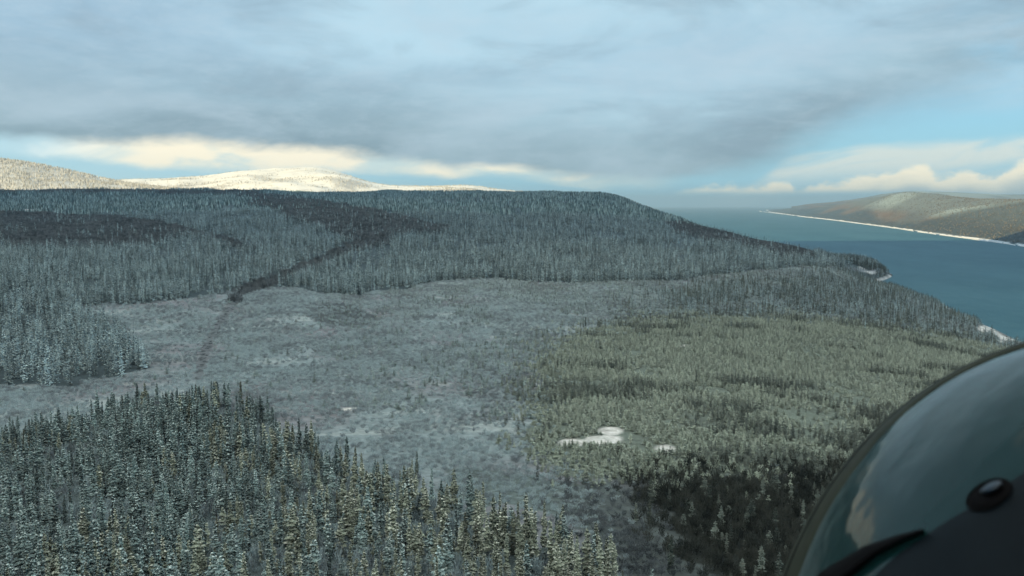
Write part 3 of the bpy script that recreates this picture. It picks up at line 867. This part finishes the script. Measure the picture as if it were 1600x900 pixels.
# ------------------------------------------------------------------ where things grow
def jitter_grid(y0, y1, step, smin=-0.70, smax=0.70, seed=0):
    rg = np.random.default_rng(seed)
    ys = np.arange(y0, y1, step)
    xs_all = []; ys_all = []
    for y in ys:
        xs = np.arange(smin * y, smax * y, step)
        xs_all.append(xs + rg.uniform(-.5, .5, len(xs)) * step)
        ys_all.append(y + rg.uniform(-.5, .5, len(xs)) * step)
    return np.concatenate(xs_all), np.concatenate(ys_all)

def pick(y0, y1, step, seed):
    X, Y = jitter_grid(y0, y1, step, seed=seed)
    Z = ground_z(X, Y)
    m = cover(X, Y, Z)
    rj = np.random.default_rng(seed + 500)
    Xj = X + rj.normal(0, .022, len(X)) * Y; Yj = Y + rj.normal(0, .040, len(X)) * Y
    mj = cover(Xj, Yj, ground_z(Xj, Yj))
    for key in ('olive', 'dark', 'strip', 'gap'):
        m[key] = mj[key]
    return X, Y, Z, m
rg = np.random.default_rng(99)

# --- the tall stand in the lower left (spacing about 3.6 m)
X, Y, Z, m = pick(150, 520, 3.9, 1)
clump = fbm(X / 22 + 5, Y / 22 + 3, 3)
keep = m['stand'] & (rg.random(len(X)) < np.clip((clump - 0.28) * 4.5, 0.10, 0.96))
keep &= (m['trail'] <= 0)
ST = np.stack([X[keep], Y[keep], Z[keep]], -1)
hh = 9.5 + 6.0 * rg.random(len(ST)) ** 1.2 + (fbm(ST[:, 0] / 35, ST[:, 1] / 35, 2) - .5) * 10
small = rg.random(len(ST)) < .30
hh = np.where(small, hh * rg.uniform(.4, .7, len(ST)), hh)
hh = np.clip(hh * 1.06, 3.5, 20)
ww = (hh / 10) ** .45 * rg.uniform(.95, 1.65, len(ST))
u_, v_ = project(ST[:, 0], ST[:, 1], ST[:, 2] + hh)
ub, vb = project(ST[:, 0], ST[:, 1], ST[:, 2])
vis = (u_ > 8) & (u_ < 1150) & (v_ < 880)
sizepx = np.where(vis, (np.minimum(vb, 900) - v_), 0)
# trees on the rim of the stand stand clear of their neighbours and show whole
order = np.argsort(-sizepx)
chosen = list(order[:300])
is_ind = np.zeros(len(ST), bool); is_ind[chosen] = True
warm_p = np.clip((ub - 200) / 800, 0.05, .75) + (fbm(ST[:, 0] / 50, ST[:, 1] / 50 + 40, 2) - .5) * .8
is_warm = rg.random(len(ST)) < warm_p

# individuals: crown, snow load, trunk as parts
MESH = {}
def nm_mesh(key, vf, mats):
    me = bpy.data.meshes.new(key); me.from_pydata([tuple(p) for p in vf[0]], [], vf[1])
    for q in mats: me.materials.append(q)
    me.update(); return me
for i, (a, b, c_) in enumerate(NEAR):
    MESH[('w', i)] = nm_mesh('crown', a, [M_WARM]); MESH[('b', i)] = nm_mesh('crown', a, [M_CROWN]); MESH[('d', i)] = nm_mesh('crown', a, [M_DARKS])
    MESH[('s', i)] = nm_mesh('snow_load', b, [M_CLUMP]); MESH[('sb', i)] = nm_mesh('snow_load', b, [M_CLUMPB]); MESH[('sd', i)] = nm_mesh('snow_load', b, [M_CLUMPD]); MESH[('t', i)] = nm_mesh('trunk', c_, [M_BARK])
def add_spruce(x, y, z, h, w, var, tone, label, group, name='spruce_tree'):
    e = bpy.data.objects.new(name, None); COL.objects.link(e)
    e.location = (x, y, z); e.rotation_euler = (0, 0, random.uniform(0, 6.28)); e.empty_display_size = 1
    e.scale = (w, w, h / 10)
    tag(e, label, 'tree', group)
    for key, nm in ((tone, 'crown'), ({'w': 's', 'b': 'sb', 'd': 'sd'}[tone], 'snow_load'), ('t', 'trunk')):
        o = bpy.data.objects.new(nm, MESH[(key, var)]); COL.objects.link(o); o.parent = e
        if nm == 'snow_load': o['kind'] = 'stuff'
    return e
widx = 0
for k in chosen:
    x, y, z = ST[k]
    uu, vv = u_[k], v_[k]
    tone = 'w' if is_warm[k] else 'b'
    tonew = 'beige frosted' if tone == 'w' else 'blue grey frosted'
    hw = 'tall' if hh[k] > 15.8 else ('mid height' if hh[k] > 13.5 else 'short')
    br = 'slim' if ww[k] / hh[k] ** .45 < .455 else 'broad'
    COLS = ['at the left picture edge', 'just in from the left edge', 'below the left forest', 'below the left clearing', 'left of the bog', 'below the trail', 'below the bog', 'below the bog centre', 'left of the hollow', 'by the hollow', 'beside the darkened corner', 'at the darkened corner']
    part_ = COLS[int(min(11, max(0, uu / 1000 * 12)))]
    vq = vb[k]
    row = 'cut by the bottom edge' if vq > 930 else ('on the bottom edge' if vq > 895 else ('second rows up' if vq > 850 else 'far rim'))
    label = f'{hw} {br} {tonew} spruce {part_}, {row}'
    label = ' '.join(label.split()[:16])
    add_spruce(x, y, z, hh[k], ww[k], int(rg.integers(0, 6)), tone, label, 'frosted spruces of the lower left stand')
rest = ~is_ind
for sel, cl, lab in ((rest & is_warm, C_NEARW, 'mass of beige frosted spruces filling the stand at lower left'), (rest & ~is_warm, C_NEARB, 'mass of blue grey frosted spruces filling the stand at lower left')):
    scatter('spruce_stand', ST[sel, 0], ST[sel, 1], ST[sel, 2], hh[sel] / 10, ww[sel], cl, 6, lab, 'forest', seed=11)

# --- hillside forest
parts_mid = []; parts_far = []
X, Y, Z, m = pick(430, 1250, 5.0, 2)
def hill_keep(X, Y, m, base=0.93):
    cl = fbm(X / 45 + 2, Y / 60 + 7, 3)
    p = np.clip((cl - 0.36) * 5, np.where(Y < 750, .45, .18), base)
    k = (m['hill']) & (rg.random(len(X)) < p) & (m['trail'] <= 0.02) & (m['snow'] <= 0)
    k &= ~(m['bare'] & (rg.random(len(X)) < .91))
    return k
k = hill_keep(X, Y, m)
hx = (9 + 10.5 * rg.random(k.sum())); wx = rg.uniform(1.2, 2.0, k.sum())
scatter('spruce_forest', X[k], Y[k], Z[k], hx / 10, wx, C_MID, 6, 'dense frosted spruce forest on the near slope of the hill', 'forest', 12)
X, Y, Z, m = pick(1250, 2300, 6.3, 3)
k = hill_keep(X, Y, m) & (Z > 5)
hx = (10 + 9 * rg.random(k.sum())); wx = rg.uniform(1.5, 2.4, k.sum())
scatter('spruce_forest', X[k], Y[k], Z[k], hx / 10, wx, C_MID, 6, 'frosted spruce forest half way up the hill', 'forest', 13)
X, Y, Z, m = pick(2300, 3900, 7.0, 4)
k = hill_keep(X, Y, m) & (Z > 5)
hx = (9 + 5 * rg.random(k.sum())); wx = rg.uniform(1.5, 2.2, k.sum())
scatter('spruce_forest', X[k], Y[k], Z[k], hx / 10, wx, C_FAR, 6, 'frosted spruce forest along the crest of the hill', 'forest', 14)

# --- strip of darker spruce and the headland
X, Y, Z, m = pick(560, 2200, 4.6, 5)
cl = fbm(X / 50 + 12, Y / 30 + 7, 3)
head = (m['u'] > 1290) & (m['u'] < 1420) & (Y > 1950) & (Z > 8)
k = ((m['strip'] & (rg.random(len(X)) < np.clip((cl - .34) * 5, .25, .95))) | head) & (m['snow'] <= 0) & (Z > 4)
kd = k & ((rg.random(len(X)) < .30) | head)
kl = k & ~kd
scatter('spruce_belt', X[kd], Y[kd], Z[kd], (9 + 5 * rg.random(kd.sum())) / 10, rg.uniform(1.0, 1.5, kd.sum()), C_MIDD, 4, 'dark spruces in the belt along the lake shore and on the headland', 'forest', 15)
scatter('spruce_belt', X[kl], Y[kl], Z[kl], (6 + 5 * rg.random(kl.sum())) / 10, rg.uniform(.9, 1.3, kl.sum()), C_MID, 6, 'grey frosted spruces in the belt along the lake shore', 'forest', 16)

# --- young olive spruces on the bog
X, Y, Z, m = pick(300, 1250, 2.6, 6)
cl = fbm(X / 30 + 1, Y / 45 + 2, 3); cd_ = fbm(X / 55 + 60, Y / 22 + 20, 3)
k = m['olive'] & (m['snow'] <= 0) & (rg.random(len(X)) < np.clip((cl - .18) * 4, .25, .95)) & (Z > 2)
hx = 1.8 + 2.9 * rg.random(len(X)) + (cl - .5) * 3
lean_ = np.clip((m['u'] - 1050) / 350, 0, 1) * np.clip((m['v'] - 570) / 130, 0, 1)
dk = k & (cd_ > .625 - .30 * lean_) & (rg.random(len(X)) < .7)
ky = k & ~dk
# a part of these, the largest in view, are things of their own
yu, yv = project(X, Y, Z + hx)
sz = np.where(ky & (yu > 5) & (yu < 1380) & (yv < 880) & (yu < 1330 - (yv - 650) * .9), hx / Y, 0)
yo = np.argsort(-sz)[:240]
YM = []
for i in range(6):
    V, F, CV, CF = spruce_shape(10, 1.9 * [1, 1.2, .8, 1.1, .9, 1.3][i], 15, 6, True, 300 + i, clumps=.4, gappy=.1)
    YM.append((nm_mesh('crown', (V, F), [M_OLIVE]), nm_mesh('trunk', trunk_shape(10, .2, i), [M_BARK])))
for q in yo:
    e = bpy.data.objects.new('young_spruce', None); COL.objects.link(e)
    e.location = (X[q], Y[q], Z[q]); e.rotation_euler = (0, 0, random.uniform(0, 6.28))
    w = .75 * (hx[q] / 5) ** .5; e.scale = (w, w, hx[q] / 10)
    YC = ['far left of', 'left of', 'just left of', 'behind', 'level with', 'just right of', 'right of', 'well right of', 'far right of']
    where = YC[int(min(8, max(0, (yu[q] - 780) / 60)))] + ' the snow clearings'
    wd_ = 'below them' if yv[q] > 705 else ('beside them' if yv[q] > 670 else 'beyond them')
    sz_ = 'tallest' if hx[q] > 4.6 else ('taller' if hx[q] > 4.1 else ('middling' if hx[q] > 3.6 else 'low'))
    tag(e, f'{sz_} young olive grey spruce {where}, {wd_}', 'tree', 'young spruces at the near edge of the bog')
    cm, tm = YM[int(rg.integers(0, 6))]
    for me, nm in ((cm, 'crown'), (tm, 'trunk')):
        o = bpy.data.objects.new(nm, me); COL.objects.link(o); o.parent = e
ky[yo] = False
scatter('young_spruce_forest', X[ky], Y[ky], Z[ky], hx[ky] * .9 / 10, .68 * rg.uniform(.8, 1.25, ky.sum()), C_YOUNG, 6, 'olive grey young spruces covering the bog on the right', 'forest', 17)
scatter('spruce_thicket', X[dk], Y[dk], Z[dk], (hx[dk] + 2.5) / 10, rg.uniform(.8, 1.2, dk.sum()), C_MIDD, 4, 'dark spruce thickets winding through the pale spruce bog', 'forest', 18)
# sparse low spruces in the scrub bog
X, Y, Z, m = pick(300, 1400, 4.2, 7)
cl = fbm(X / 34 + 81, Y / 60 + 2, 3)
other = ~m['hill'] & ~m['stand'] & ~m['olive'] & ~m['dark'] & ~m['strip'] & (m['snow'] <= 0) & ~m['gap']
rightness = np.clip((m['u'] - 420) / 450, .05, 1)
k = other & (cl > .45) & (rg.random(len(X)) < .55 * rightness) & (m['v'] < 655) & (Z > 3)
scatter('young_spruce_scatter', X[k], Y[k], Z[k], (2.2 + 2.8 * rg.random(k.sum())) / 10, .7 * rg.uniform(.8, 1.2, k.sum()), C_YOUNGB, 6, 'scattered low spruces in the frosted scrub of the valley floor', 'forest', 19)

# --- frosted leafless scrub
X, Y, Z, m = pick(230, 700, 2.3, 8)
other = ~m['hill'] & ~m['stand'] & ~m['olive'] & ~m['dark'] & (m['snow'] <= 0) & (Z > 2)
cl = fbm(X / 30 + 8, Y / 40 + 82, 3)
k = other & (rg.random(len(X)) < np.clip((cl - .25) * 3.5, .2, .9)) & (rg.random(len(X)) > m['trail'] * 2)
dim = np.clip((m['u'] - 830) / 170, 0, 1) * np.clip((m['v'] - 710) / 60, 0, 1)  # fades the scrub tone into the painted dark corner
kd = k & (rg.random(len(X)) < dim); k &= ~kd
scatter('willow_scrub', X[kd], Y[kd], Z[kd], rg.uniform(.3, .9, kd.sum()), rg.uniform(.7, 1.2, kd.sum()), C_BUSHM, 5, 'dim grey willow scrub in the hollow between the spruce stand and the darkened corner', 'shrubs', 43)
scatter('alder_scrub', X[k], Y[k], Z[k], rg.uniform(.22, .70, k.sum()), rg.uniform(.6, 1.1, k.sum()), C_BUSH, 5, 'grey frosted leafless scrub on the near valley floor', 'shrubs', 20)
X, Y, Z, m = pick(700, 1700, 3.6, 9)
other = ~m['hill'] & ~m['olive'] & (m['snow'] <= 0) & (Z > 2)
cl = fbm(X / 30 + 8, Y / 40 + 82, 3)
k = other & (rg.random(len(X)) < np.clip((cl - .25) * 3.5, .2, .9)) & (rg.random(len(X)) > m['trail'] * 2)
scatter('alder_scrub', X[k], Y[k], Z[k], rg.uniform(.4, 1.0, k.sum()), rg.uniform(.9, 1.5, k.sum()), C_BUSH, 5, 'grey frosted leafless scrub on the far valley floor', 'shrubs', 21)
# bushes between the spruces of the stand
X, Y, Z, m = pick(170, 520, 3.4, 10)
k = m['stand'] & (rg.random(len(X)) < .55)
scatter('birch_undergrowth', X[k], Y[k], Z[k], rg.uniform(.8, 2.0, k.sum()), rg.uniform(.8, 1.3, k.sum()), C_BUSH, 5, 'frosted leafless birches and bushes between the spruces at lower left', 'shrubs', 22)
# mauve bare woods on the hill
X, Y, Z, m = pick(900, 3400, 5.5, 11)
k = (m['bare'] & (rg.random(len(X)) < .8) & m['hill']) | ((m['trail'] > .02) & (rg.random(len(X)) < .35) & (Y > 900))
scatter('bare_woods', X[k], Y[k], Z[k], rg.uniform(1.4, 2.4, k.sum()), rg.uniform(1.4, 2.2, k.sum()), C_BUSHM, 5, 'dark mauve leafless woods on the hillside', 'shrubs', 23)
X, Y, Z, m = pick(440, 1150, 3.6, 41)
k = (m['trail'] > .25) & (rg.random(len(X)) < .45) & ~m['hill']
scatter('track_brush', X[k], Y[k], Z[k], rg.uniform(.12, .30, k.sum()), rg.uniform(.8, 1.3, k.sum()), C_BUSHM, 5, 'dim low brush along the old track across the clearing', 'shrubs', 42)
# lower right corner: vignette darkness painted into the plant colours
X, Y, Z, m = pick(150, 620, 2.6, 12)
dz_ = m['dark'] & ~m['olive'] & (Z > 2)
k = dz_ & (rg.random(len(X)) < .85)
scatter('vignette_thicket', X[k], Y[k], Z[k], rg.uniform(.8, 1.9, k.sum()), rg.uniform(.8, 1.3, k.sum()), C_BUSHD, 5, 'leafless thicket coloured dark for the vignette at lower right', 'shrubs', 24)
k = dz_ & (rg.random(len(X)) < .055)
scatter('vignette_spruces', X[k], Y[k], Z[k], rg.uniform(.35, .95, k.sum()), rg.uniform(.9, 1.5, k.sum()), C_NEARD, 6, 'scattered spruces coloured dark for the vignette at lower right', 'forest', 25)
# three spruces standing alone
def ground_at(u, v):
    """world point of the ground seen at a photo pixel"""
    c_, s_ = math.cos(PITCH), math.sin(PITCH)
    a = (u - 800) / FPX; b = -(v - 450) / FPX
    d = np.array((a, c_ + b * s_, -s_ + b * c_))
    tt = np.linspace(150, 3500, 6000)
    P = d[None, :] * tt[:, None]
    z = ground_z(P[:, 0], P[:, 1])
    i = int(np.argmax(P[:, 2] + CAM_H < z))
    return P[i, 0], P[i, 1], float(z[i])
for (u, v, h, w, var, lab) in [
        (1048, 892, 11.0, 1.1, 1, 'dark spruce standing alone in the open scrub beside the darkened corner'),
        (980, 748, 6.0, .8, 0, 'small snow flecked spruce alone in the hollow below the snow clearings'),
        (1088, 600, 9.0, 1.0, 4, 'dark slim spruce taller than the pale young trees right of the middle'),
        (915, 510, 9.0, 1.0, 2, 'slim spruce standing alone on the pale scrub right of the middle')]:
    x, y, z = ground_at(u, v)
    add_spruce(x, y, z, h, w, var, 'd', lab, None)

# --- trees on the sunlit hills and the far shore
def on_sheet(G, n, seed, t0, t1, dens=None):
    rg_ = np.random.default_rng(seed)
    Xs, Ys, Zs = G
    i = rg_.uniform(0, Xs.shape[0] - 1.001, n); j = rg_.uniform(t0, t1, n) * (Xs.shape[1] - 1) / 1.6
    ii = i.astype(int); jj = np.minimum(j.astype(int), Xs.shape[1] - 2); fi = i - ii; fj = j - jj
    def lerp(A): return (A[ii, jj] * (1 - fi) + A[ii + 1, jj] * fi) * (1 - fj) + (A[ii, jj + 1] * (1 - fi) + A[ii + 1, jj + 1] * fi) * fj
    x, y, z = lerp(Xs), lerp(Ys), lerp(Zs)
    kk = np.ones(n, bool) if dens is None else dens(x, y, z, rg_)
    return x[kk], y[kk], z[kk]
x, y, z = on_sheet(FL, 42000, 31, .05, 1.08, lambda x, y, z, r_: (x > -5200) & (r_.random(len(x)) < np.clip((fbm(x / 120, y / 120, 3) - .25) * 4, .2, .9)))
rr = np.random.default_rng(5)
scatter('spruce_cover', x, y, z - .5, rr.uniform(.9, 1.6, len(x)), rr.uniform(1.3, 2.2, len(x)), C_SUN, 6, 'sunlit snowy spruces on the far hill at left', 'forest', 32)
x, y, z = on_sheet(FC, 26000, 33, .05, 1.02, lambda x, y, z, r_: r_.random(len(x)) < np.clip((fbm(x / 260, y / 200, 4) - .46) * 7, .03, .9) * np.clip((440 - z) / 130, .04, 1))
scatter('spruce_cover', x, y, z - .5, rr.uniform(.7, 1.3, len(x)), rr.uniform(1.5, 2.4, len(x)), C_SUN, 6, 'thin sunlit spruces on the bright snow hills', 'forest', 34)
x, y, z = on_sheet(SB, 60000, 37, .02, 1.05, lambda x, y, z, r_: (z > 4) & (x < 5200) & (y < 9500) & (r_.random(len(x)) < .45))
scatter('spruce_cover', x, y, z - .5, rr.uniform(.35, .75, len(x)), rr.uniform(1.8, 3.0, len(x)), C_BROWN, 6, 'brown leafless woods on the far shore behind the ice', 'forest', 38)

# ------------------------------------------------------------------ unseen cloud bank added overhead to shade the valley
CM = bpy.data.materials.new('shade_cloud_grey'); CM.use_nodes = True; CM.node_tree.nodes.clear()
N = NT(CM.node_tree)
geo = N.n('ShaderNodeNewGeometry')
k1 = N.noise(geo.outputs['Position'], 0.0007, 5, 0.55)
thick = N.m('ADD', 0.66, N.m('MULTIPLY', N.sstep(k1, 0.35, 0.70), 0.24))
tr = N.n('ShaderNodeBsdfTransparent')
tl = N.n('ShaderNodeBsdfTranslucent'); tl.inputs[0].default_value = (0.95, 0.97, 1, 1)
mx = N.n('ShaderNodeMixShader'); N.set(mx.inputs[0], thick)
N.t.links.new(tr.outputs[0], mx.inputs[1]); N.t.links.new(tl.outputs[0], mx.inputs[2])
out = N.n('ShaderNodeOutputMaterial'); N.t.links.new(mx.outputs[0], out.inputs[0])
nx_, ny_ = 90, 90
CZ = 1350.0
cxv = np.linspace(-9000, 5200, nx_); cyv = np.linspace(-8500, 1500, ny_)
CX, CY = np.meshgrid(cxv, cyv, indexing='ij')
CXj = CX + (fbm(CX / 900, CY / 900, 3) - .5) * 700; CYj = CY + (fbm(CX / 900 + 30, CY / 900, 3) - .5) * 500
edge_ = np.minimum(np.minimum((CX - cxv[0]) / 900, (cxv[-1] - CX) / 900), np.minimum((CY - cyv[0]) / 900, (cyv[-1] - CY) / 900))
th = np.clip(edge_, 0, 1) ** .5
top = CZ + 60 * th + (fbm(CX / 500, CY / 500, 4) - .5) * 120 * th
bot = CZ - 60 * th - (fbm(CX / 600 + 9, CY / 600, 4) - .5) * 100 * th - 2
idx = np.arange(nx_ * ny_).reshape(nx_, ny_)
V = np.concatenate([np.stack([CXj, CYj, top], -1).reshape(-1, 3), np.stack([CXj, CYj, bot], -1).reshape(-1, 3)])
f1 = np.stack([idx[:-1, :-1], idx[1:, :-1], idx[1:, 1:], idx[:-1, 1:]], -1).reshape(-1, 4)
f2 = f1[:, ::-1] + nx_ * ny_
rim = [idx[i, 0] for i in range(nx_)] + [idx[nx_ - 1, j] for j in range(1, ny_)] + [idx[i, ny_ - 1] for i in range(nx_ - 2, -1, -1)] + [idx[0, j] for j in range(ny_ - 2, 0, -1)]
f3 = [(int(a), int(b), int(b) + nx_ * ny_, int(a) + nx_ * ny_) for a, b in zip(rim, rim[1:] + rim[:1])]
shade_clouds = mesh_obj('shade_clouds', V.tolist(), [tuple(int(q) for q in f) for f in f1] + [tuple(int(q) for q in f) for f in f2] + f3, [CM], smooth=True)
tag(shade_clouds, 'unseen grey cloud bank added to shade the valley', kind='structure')


# ------------------------------------------------------------------ haze
hb = [(x, y, z) for x in (-58000, 58000) for y in (-7900, 59000) for z in (-22, 640)]
haze = mesh_obj('haze', hb, [(0, 1, 3, 2), (4, 6, 7, 5), (0, 4, 5, 1), (2, 3, 7, 6), (0, 2, 6, 4), (1, 5, 7, 3)], [])
HZ = bpy.data.materials.new('haze_air'); HZ.use_nodes = True; HZ.node_tree.nodes.clear()
N = NT(HZ.node_tree)
pv = N.n('ShaderNodeVolumePrincipled')
pv.inputs['Color'].default_value = (0.56, 0.80, 1.0, 1)
pv.inputs['Density'].default_value = 0.000042
pv.inputs['Anisotropy'].default_value = 0.2
out = N.n('ShaderNodeOutputMaterial'); N.t.links.new(pv.outputs[0], out.inputs['Volume'])
haze.data.materials.append(HZ)
tag(haze, 'thin blue haze in the air over the lake', 'haze', kind='stuff')


# ------------------------------------------------------------------ the aircraft's own nose, close in front of the lens at lower right
PM, N, B, O = mat_new('dark_glossy_paint')
tcn = N.n('ShaderNodeTexCoord')
pn = N.noise(tcn.outputs['Object'], 7.0, 5, 0.6)
N.set(B.inputs['Base Color'], N.mix(pn, (0.003, 0.016, 0.018), (0.006, 0.026, 0.028)))
N.set(B.inputs['Roughness'], N.m('ADD', 0.05, N.m('MULTIPLY', N.noise(tcn.outputs['Object'], 22.0, 4), 0.10)))
B.inputs['Specular IOR Level'].default_value = 0.20
bmp = N.n('ShaderNodeBump'); bmp.inputs['Strength'].default_value = 0.35; bmp.inputs['Distance'].default_value = 0.03
N.set(bmp.inputs['Height'], N.noise(tcn.outputs['Object'], 4.0, 3)); N.set(B.inputs['Normal'], bmp.outputs[0])
TM, N, B, O = mat_new('worn_olive_trim')
tcn = N.n('ShaderNodeTexCoord')
N.set(B.inputs['Base Color'], N.mix(N.noise(tcn.outputs['Object'], 14.0, 5, 0.65), (0.010, 0.014, 0.010), (0.034, 0.038, 0.027)))
B.inputs['Roughness'].default_value = 0.5
B.inputs['Specular IOR Level'].default_value = 0.06
AM, N, B, O = mat_new('painted_dark_reflection')  # black colour stands for the dark cockpit mirrored in the gloss
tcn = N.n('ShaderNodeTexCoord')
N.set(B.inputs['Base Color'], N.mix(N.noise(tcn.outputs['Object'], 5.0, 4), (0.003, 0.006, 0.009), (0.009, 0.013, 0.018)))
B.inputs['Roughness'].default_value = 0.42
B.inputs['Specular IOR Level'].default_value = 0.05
KM, N, B, O = mat_new('black_rubber'); B.inputs['Base Color'].default_value = (0.004, 0.004, 0.005, 1); B.inputs['Roughness'].default_value = 0.6; B.inputs['Specular IOR Level'].default_value = 0.02
SM, N, B, O = mat_new('scratched_steel'); B.inputs['Base Color'].default_value = (0.035, 0.045, 0.06, 1); B.inputs['Metallic'].default_value = 1.0; B.inputs['Roughness'].default_value = 0.35

EC = np.array([1.2403, -1.2706, 1.7]); EA = np.array([0.7523, 1.1962, 1.2041])       # ellipsoid: right, up, ahead of the eye
CAMROT = np.array(cam.rotation_euler.to_matrix())
def cam2world(P):
    P = np.asarray(P, float)
    Q = np.stack([P[..., 0], P[..., 1], -P[..., 2]], -1)
    return Q @ CAMROT.T + np.array((0, 0, CAM_H))
AC_ORG = cam2world(EC[None, :])[0]
ac = bpy.data.objects.new('aircraft', None); COL.objects.link(ac); ac.location = AC_ORG
tag(ac, 'dark glossy nose of the aircraft with olive edge trim and oval latch', 'aircraft')
def ac_mesh(name, P, F, mat, parent=ac, smooth=True):
    V = cam2world(P) - AC_ORG
    o = mesh_obj(name, V.tolist(), F, [mat], smooth=smooth); o.parent = parent
    return o
def gridfaces(n, m_, closed=False):
    F = []
    for i in range(n - 1 + (1 if closed else 0)):
        for j in range(m_ - 1):
            a = i * m_ + j; b = ((i + 1) % n) * m_ + j
            F.append((a, b, b + 1, a + 1))
    return F
# body: full ellipsoid shell around the axis towards the eye
cu_ = -EC / EA; dist_ = np.linalg.norm(cu_); ax = cu_ / dist_
alpha = math.acos(1 / dist_)
t1 = np.cross(ax, (0, 0, 1.0)); t1 /= np.linalg.norm(t1); t2 = np.cross(ax, t1)
def on_body(th, ph, k=1.0):
    th = np.asarray(th)[..., None]; ph = np.asarray(ph)[..., None]
    U = np.cos(th) * ax + np.sin(th) * (np.cos(ph) * t1 + np.sin(ph) * t2)
    return U * EA * k + EC
ph = np.linspace(0, 2 * math.pi, 160, endpoint=False); th = np.linspace(0.001, math.pi - .001, 90)
PH, TH = np.meshgrid(ph, th, indexing='ij')
ac_mesh('nose_cowling', on_body(TH, PH).reshape(-1, 3), gridfaces(160, 90, True), PM)
def pix_of(P): return 800 + FPX * P[..., 0] / P[..., 2], 450 - FPX * P[..., 1] / P[..., 2]
phs = np.linspace(0, 2 * math.pi, 720, endpoint=False)
su_, sv_ = pix_of(on_body(np.full(720, alpha), phs))
# raised trim along the outline, wider towards the bottom
okp = [i for i in range(720) if 1100 < su_[i] < 1800 and 480 < sv_[i] < 1150]
i0 = next((i for i in okp if (i - 1) % 720 not in okp), okp[0])
seq = []
i = i0
while i in okp:
    seq.append(i); i = (i + 1) % 720
strip_rows = []
for i in seq:
    vv = sv_[i]
    wdt = np.interp(vv, [480, 590, 700, 900, 1150], [0.05, 0.11, 0.20, 0.27, 0.30])
    row = []
    for q, kk in ((0.03, 0.996), (0.01, 1.003), (-0.01, 1.004), (-wdt * .5, 1.005), (-wdt * .93, 1.004), (-wdt, .999)):
        row.append(on_body(alpha + q, phs[i], kk))
    strip_rows.append(row)
ac_mesh('edge_trim', np.array(strip_rows).reshape(-1, 3), gridfaces(len(seq), 6), TM)
# thin seam line running along the trim
rows = []
for i in seq:
    wdt = np.interp(sv_[i], [480, 590, 700, 900, 1150], [0.05, 0.11, 0.20, 0.27, 0.30])
    rows.append([on_body(alpha - wdt * .45, phs[i], 1.0045), on_body(alpha - wdt * .49, phs[i], 1.0062), on_body(alpha - wdt * .51, phs[i], 1.0062), on_body(alpha - wdt * .55, phs[i], 1.0045)])
ac_mesh('trim_seam', np.array(rows).reshape(-1, 3), gridfaces(len(seq), 4), KM)
def ray_body(u, v, k=1.0):
    """point of the body (grown by k) seen at a photo pixel"""
    d = np.array(((u - 800) / FPX, -(v - 450) / FPX, 1.0)); d_ = d / (EA * k); c_ = -EC / (EA * k)
    a = d_ @ d_; b = 2 * d_ @ c_; cc = c_ @ c_ - 1
    disc = b * b - 4 * a * cc
    return d * ((-b - math.sqrt(max(disc, 0))) / (2 * a))
def patch_between(A_, B_, n, m_, k):
    la = np.array(A_, float); lb = np.array(B_, float)
    tt = np.linspace(0, 1, n)
    def samp(L): 
        x = np.linspace(0, 1, len(L)); return np.stack([np.interp(tt, x, L[:, 0]), np.interp(tt, x, L[:, 1])], -1)
    a, b = samp(la), samp(lb)
    P = []
    for i in range(n):
        for j in range(m_):
            f = j / (m_ - 1); p = a[i] * (1 - f) + b[i] * f
            kk = 1.0005 if j in (0, m_ - 1) or i in (0, n - 1) else k
            P.append(ray_body(p[0], p[1], kk))
    return np.array(P), gridfaces(n, m_)
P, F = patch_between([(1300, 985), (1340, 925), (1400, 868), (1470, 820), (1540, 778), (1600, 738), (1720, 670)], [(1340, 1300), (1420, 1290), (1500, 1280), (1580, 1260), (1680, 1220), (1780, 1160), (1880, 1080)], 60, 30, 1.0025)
ac_mesh('dark_reflection_patch', P, F, AM)  # added patch: dark cockpit reflection painted on the cowling
P, F = patch_between([(1225, 938), (1290, 888), (1350, 853), (1400, 836), (1442, 826)], [(1240, 970), (1312, 915), (1368, 868), (1408, 845), (1444, 829)], 40, 6, 1.016)
ac_mesh('seam_blade', P, F, KM)
# oval latch in a dark recess
def oval(cx, cy, rx, ry, rot, k, n=36, hole=None, dome=0.0):
    P = []; F = []
    rings = [1.0, .8, .55, .3, .04] if hole is None else [1.0, (1 + hole) / 2, hole]
    for ri, q in enumerate(rings):
        for i in range(n):
            a = 2 * math.pi * i / n
            x = math.cos(a) * rx * q; y = math.sin(a) * ry * q
            kk = k + (dome * math.sqrt(max(0, 1 - q * q)) if hole is None else (dome if ri == 1 else 0))
            P.append(ray_body(cx + x * math.cos(rot) - y * math.sin(rot), cy + x * math.sin(rot) + y * math.cos(rot), kk))
    for r_ in range(len(rings) - 1):
        for i in range(n):
            j = (i + 1) % n
            F.append((r_ * n + i, r_ * n + j, (r_ + 1) * n + j, (r_ + 1) * n + i))
    return np.array(P), F
rot = R(-27)
P, F = oval(1545, 773, 37, 20, rot, 1.004, dome=0.006)
latch = ac_mesh('latch', P, F, KM)
P, F = oval(1545, 773, 39, 22, rot, 1.004, hole=0.86, dome=0.003)
ac_mesh('latch_rim', P, F, KM, parent=latch)
P, F = oval(1549, 762, 19, 8, rot, 1.012, dome=0.012)
ac_mesh('latch_button', P, F, SM, parent=latch)
P, F = oval(1536, 767, 5, 4, rot, 1.014, n=14, dome=0.008)
ac_mesh('latch_pin', P, F, SM, parent=latch)
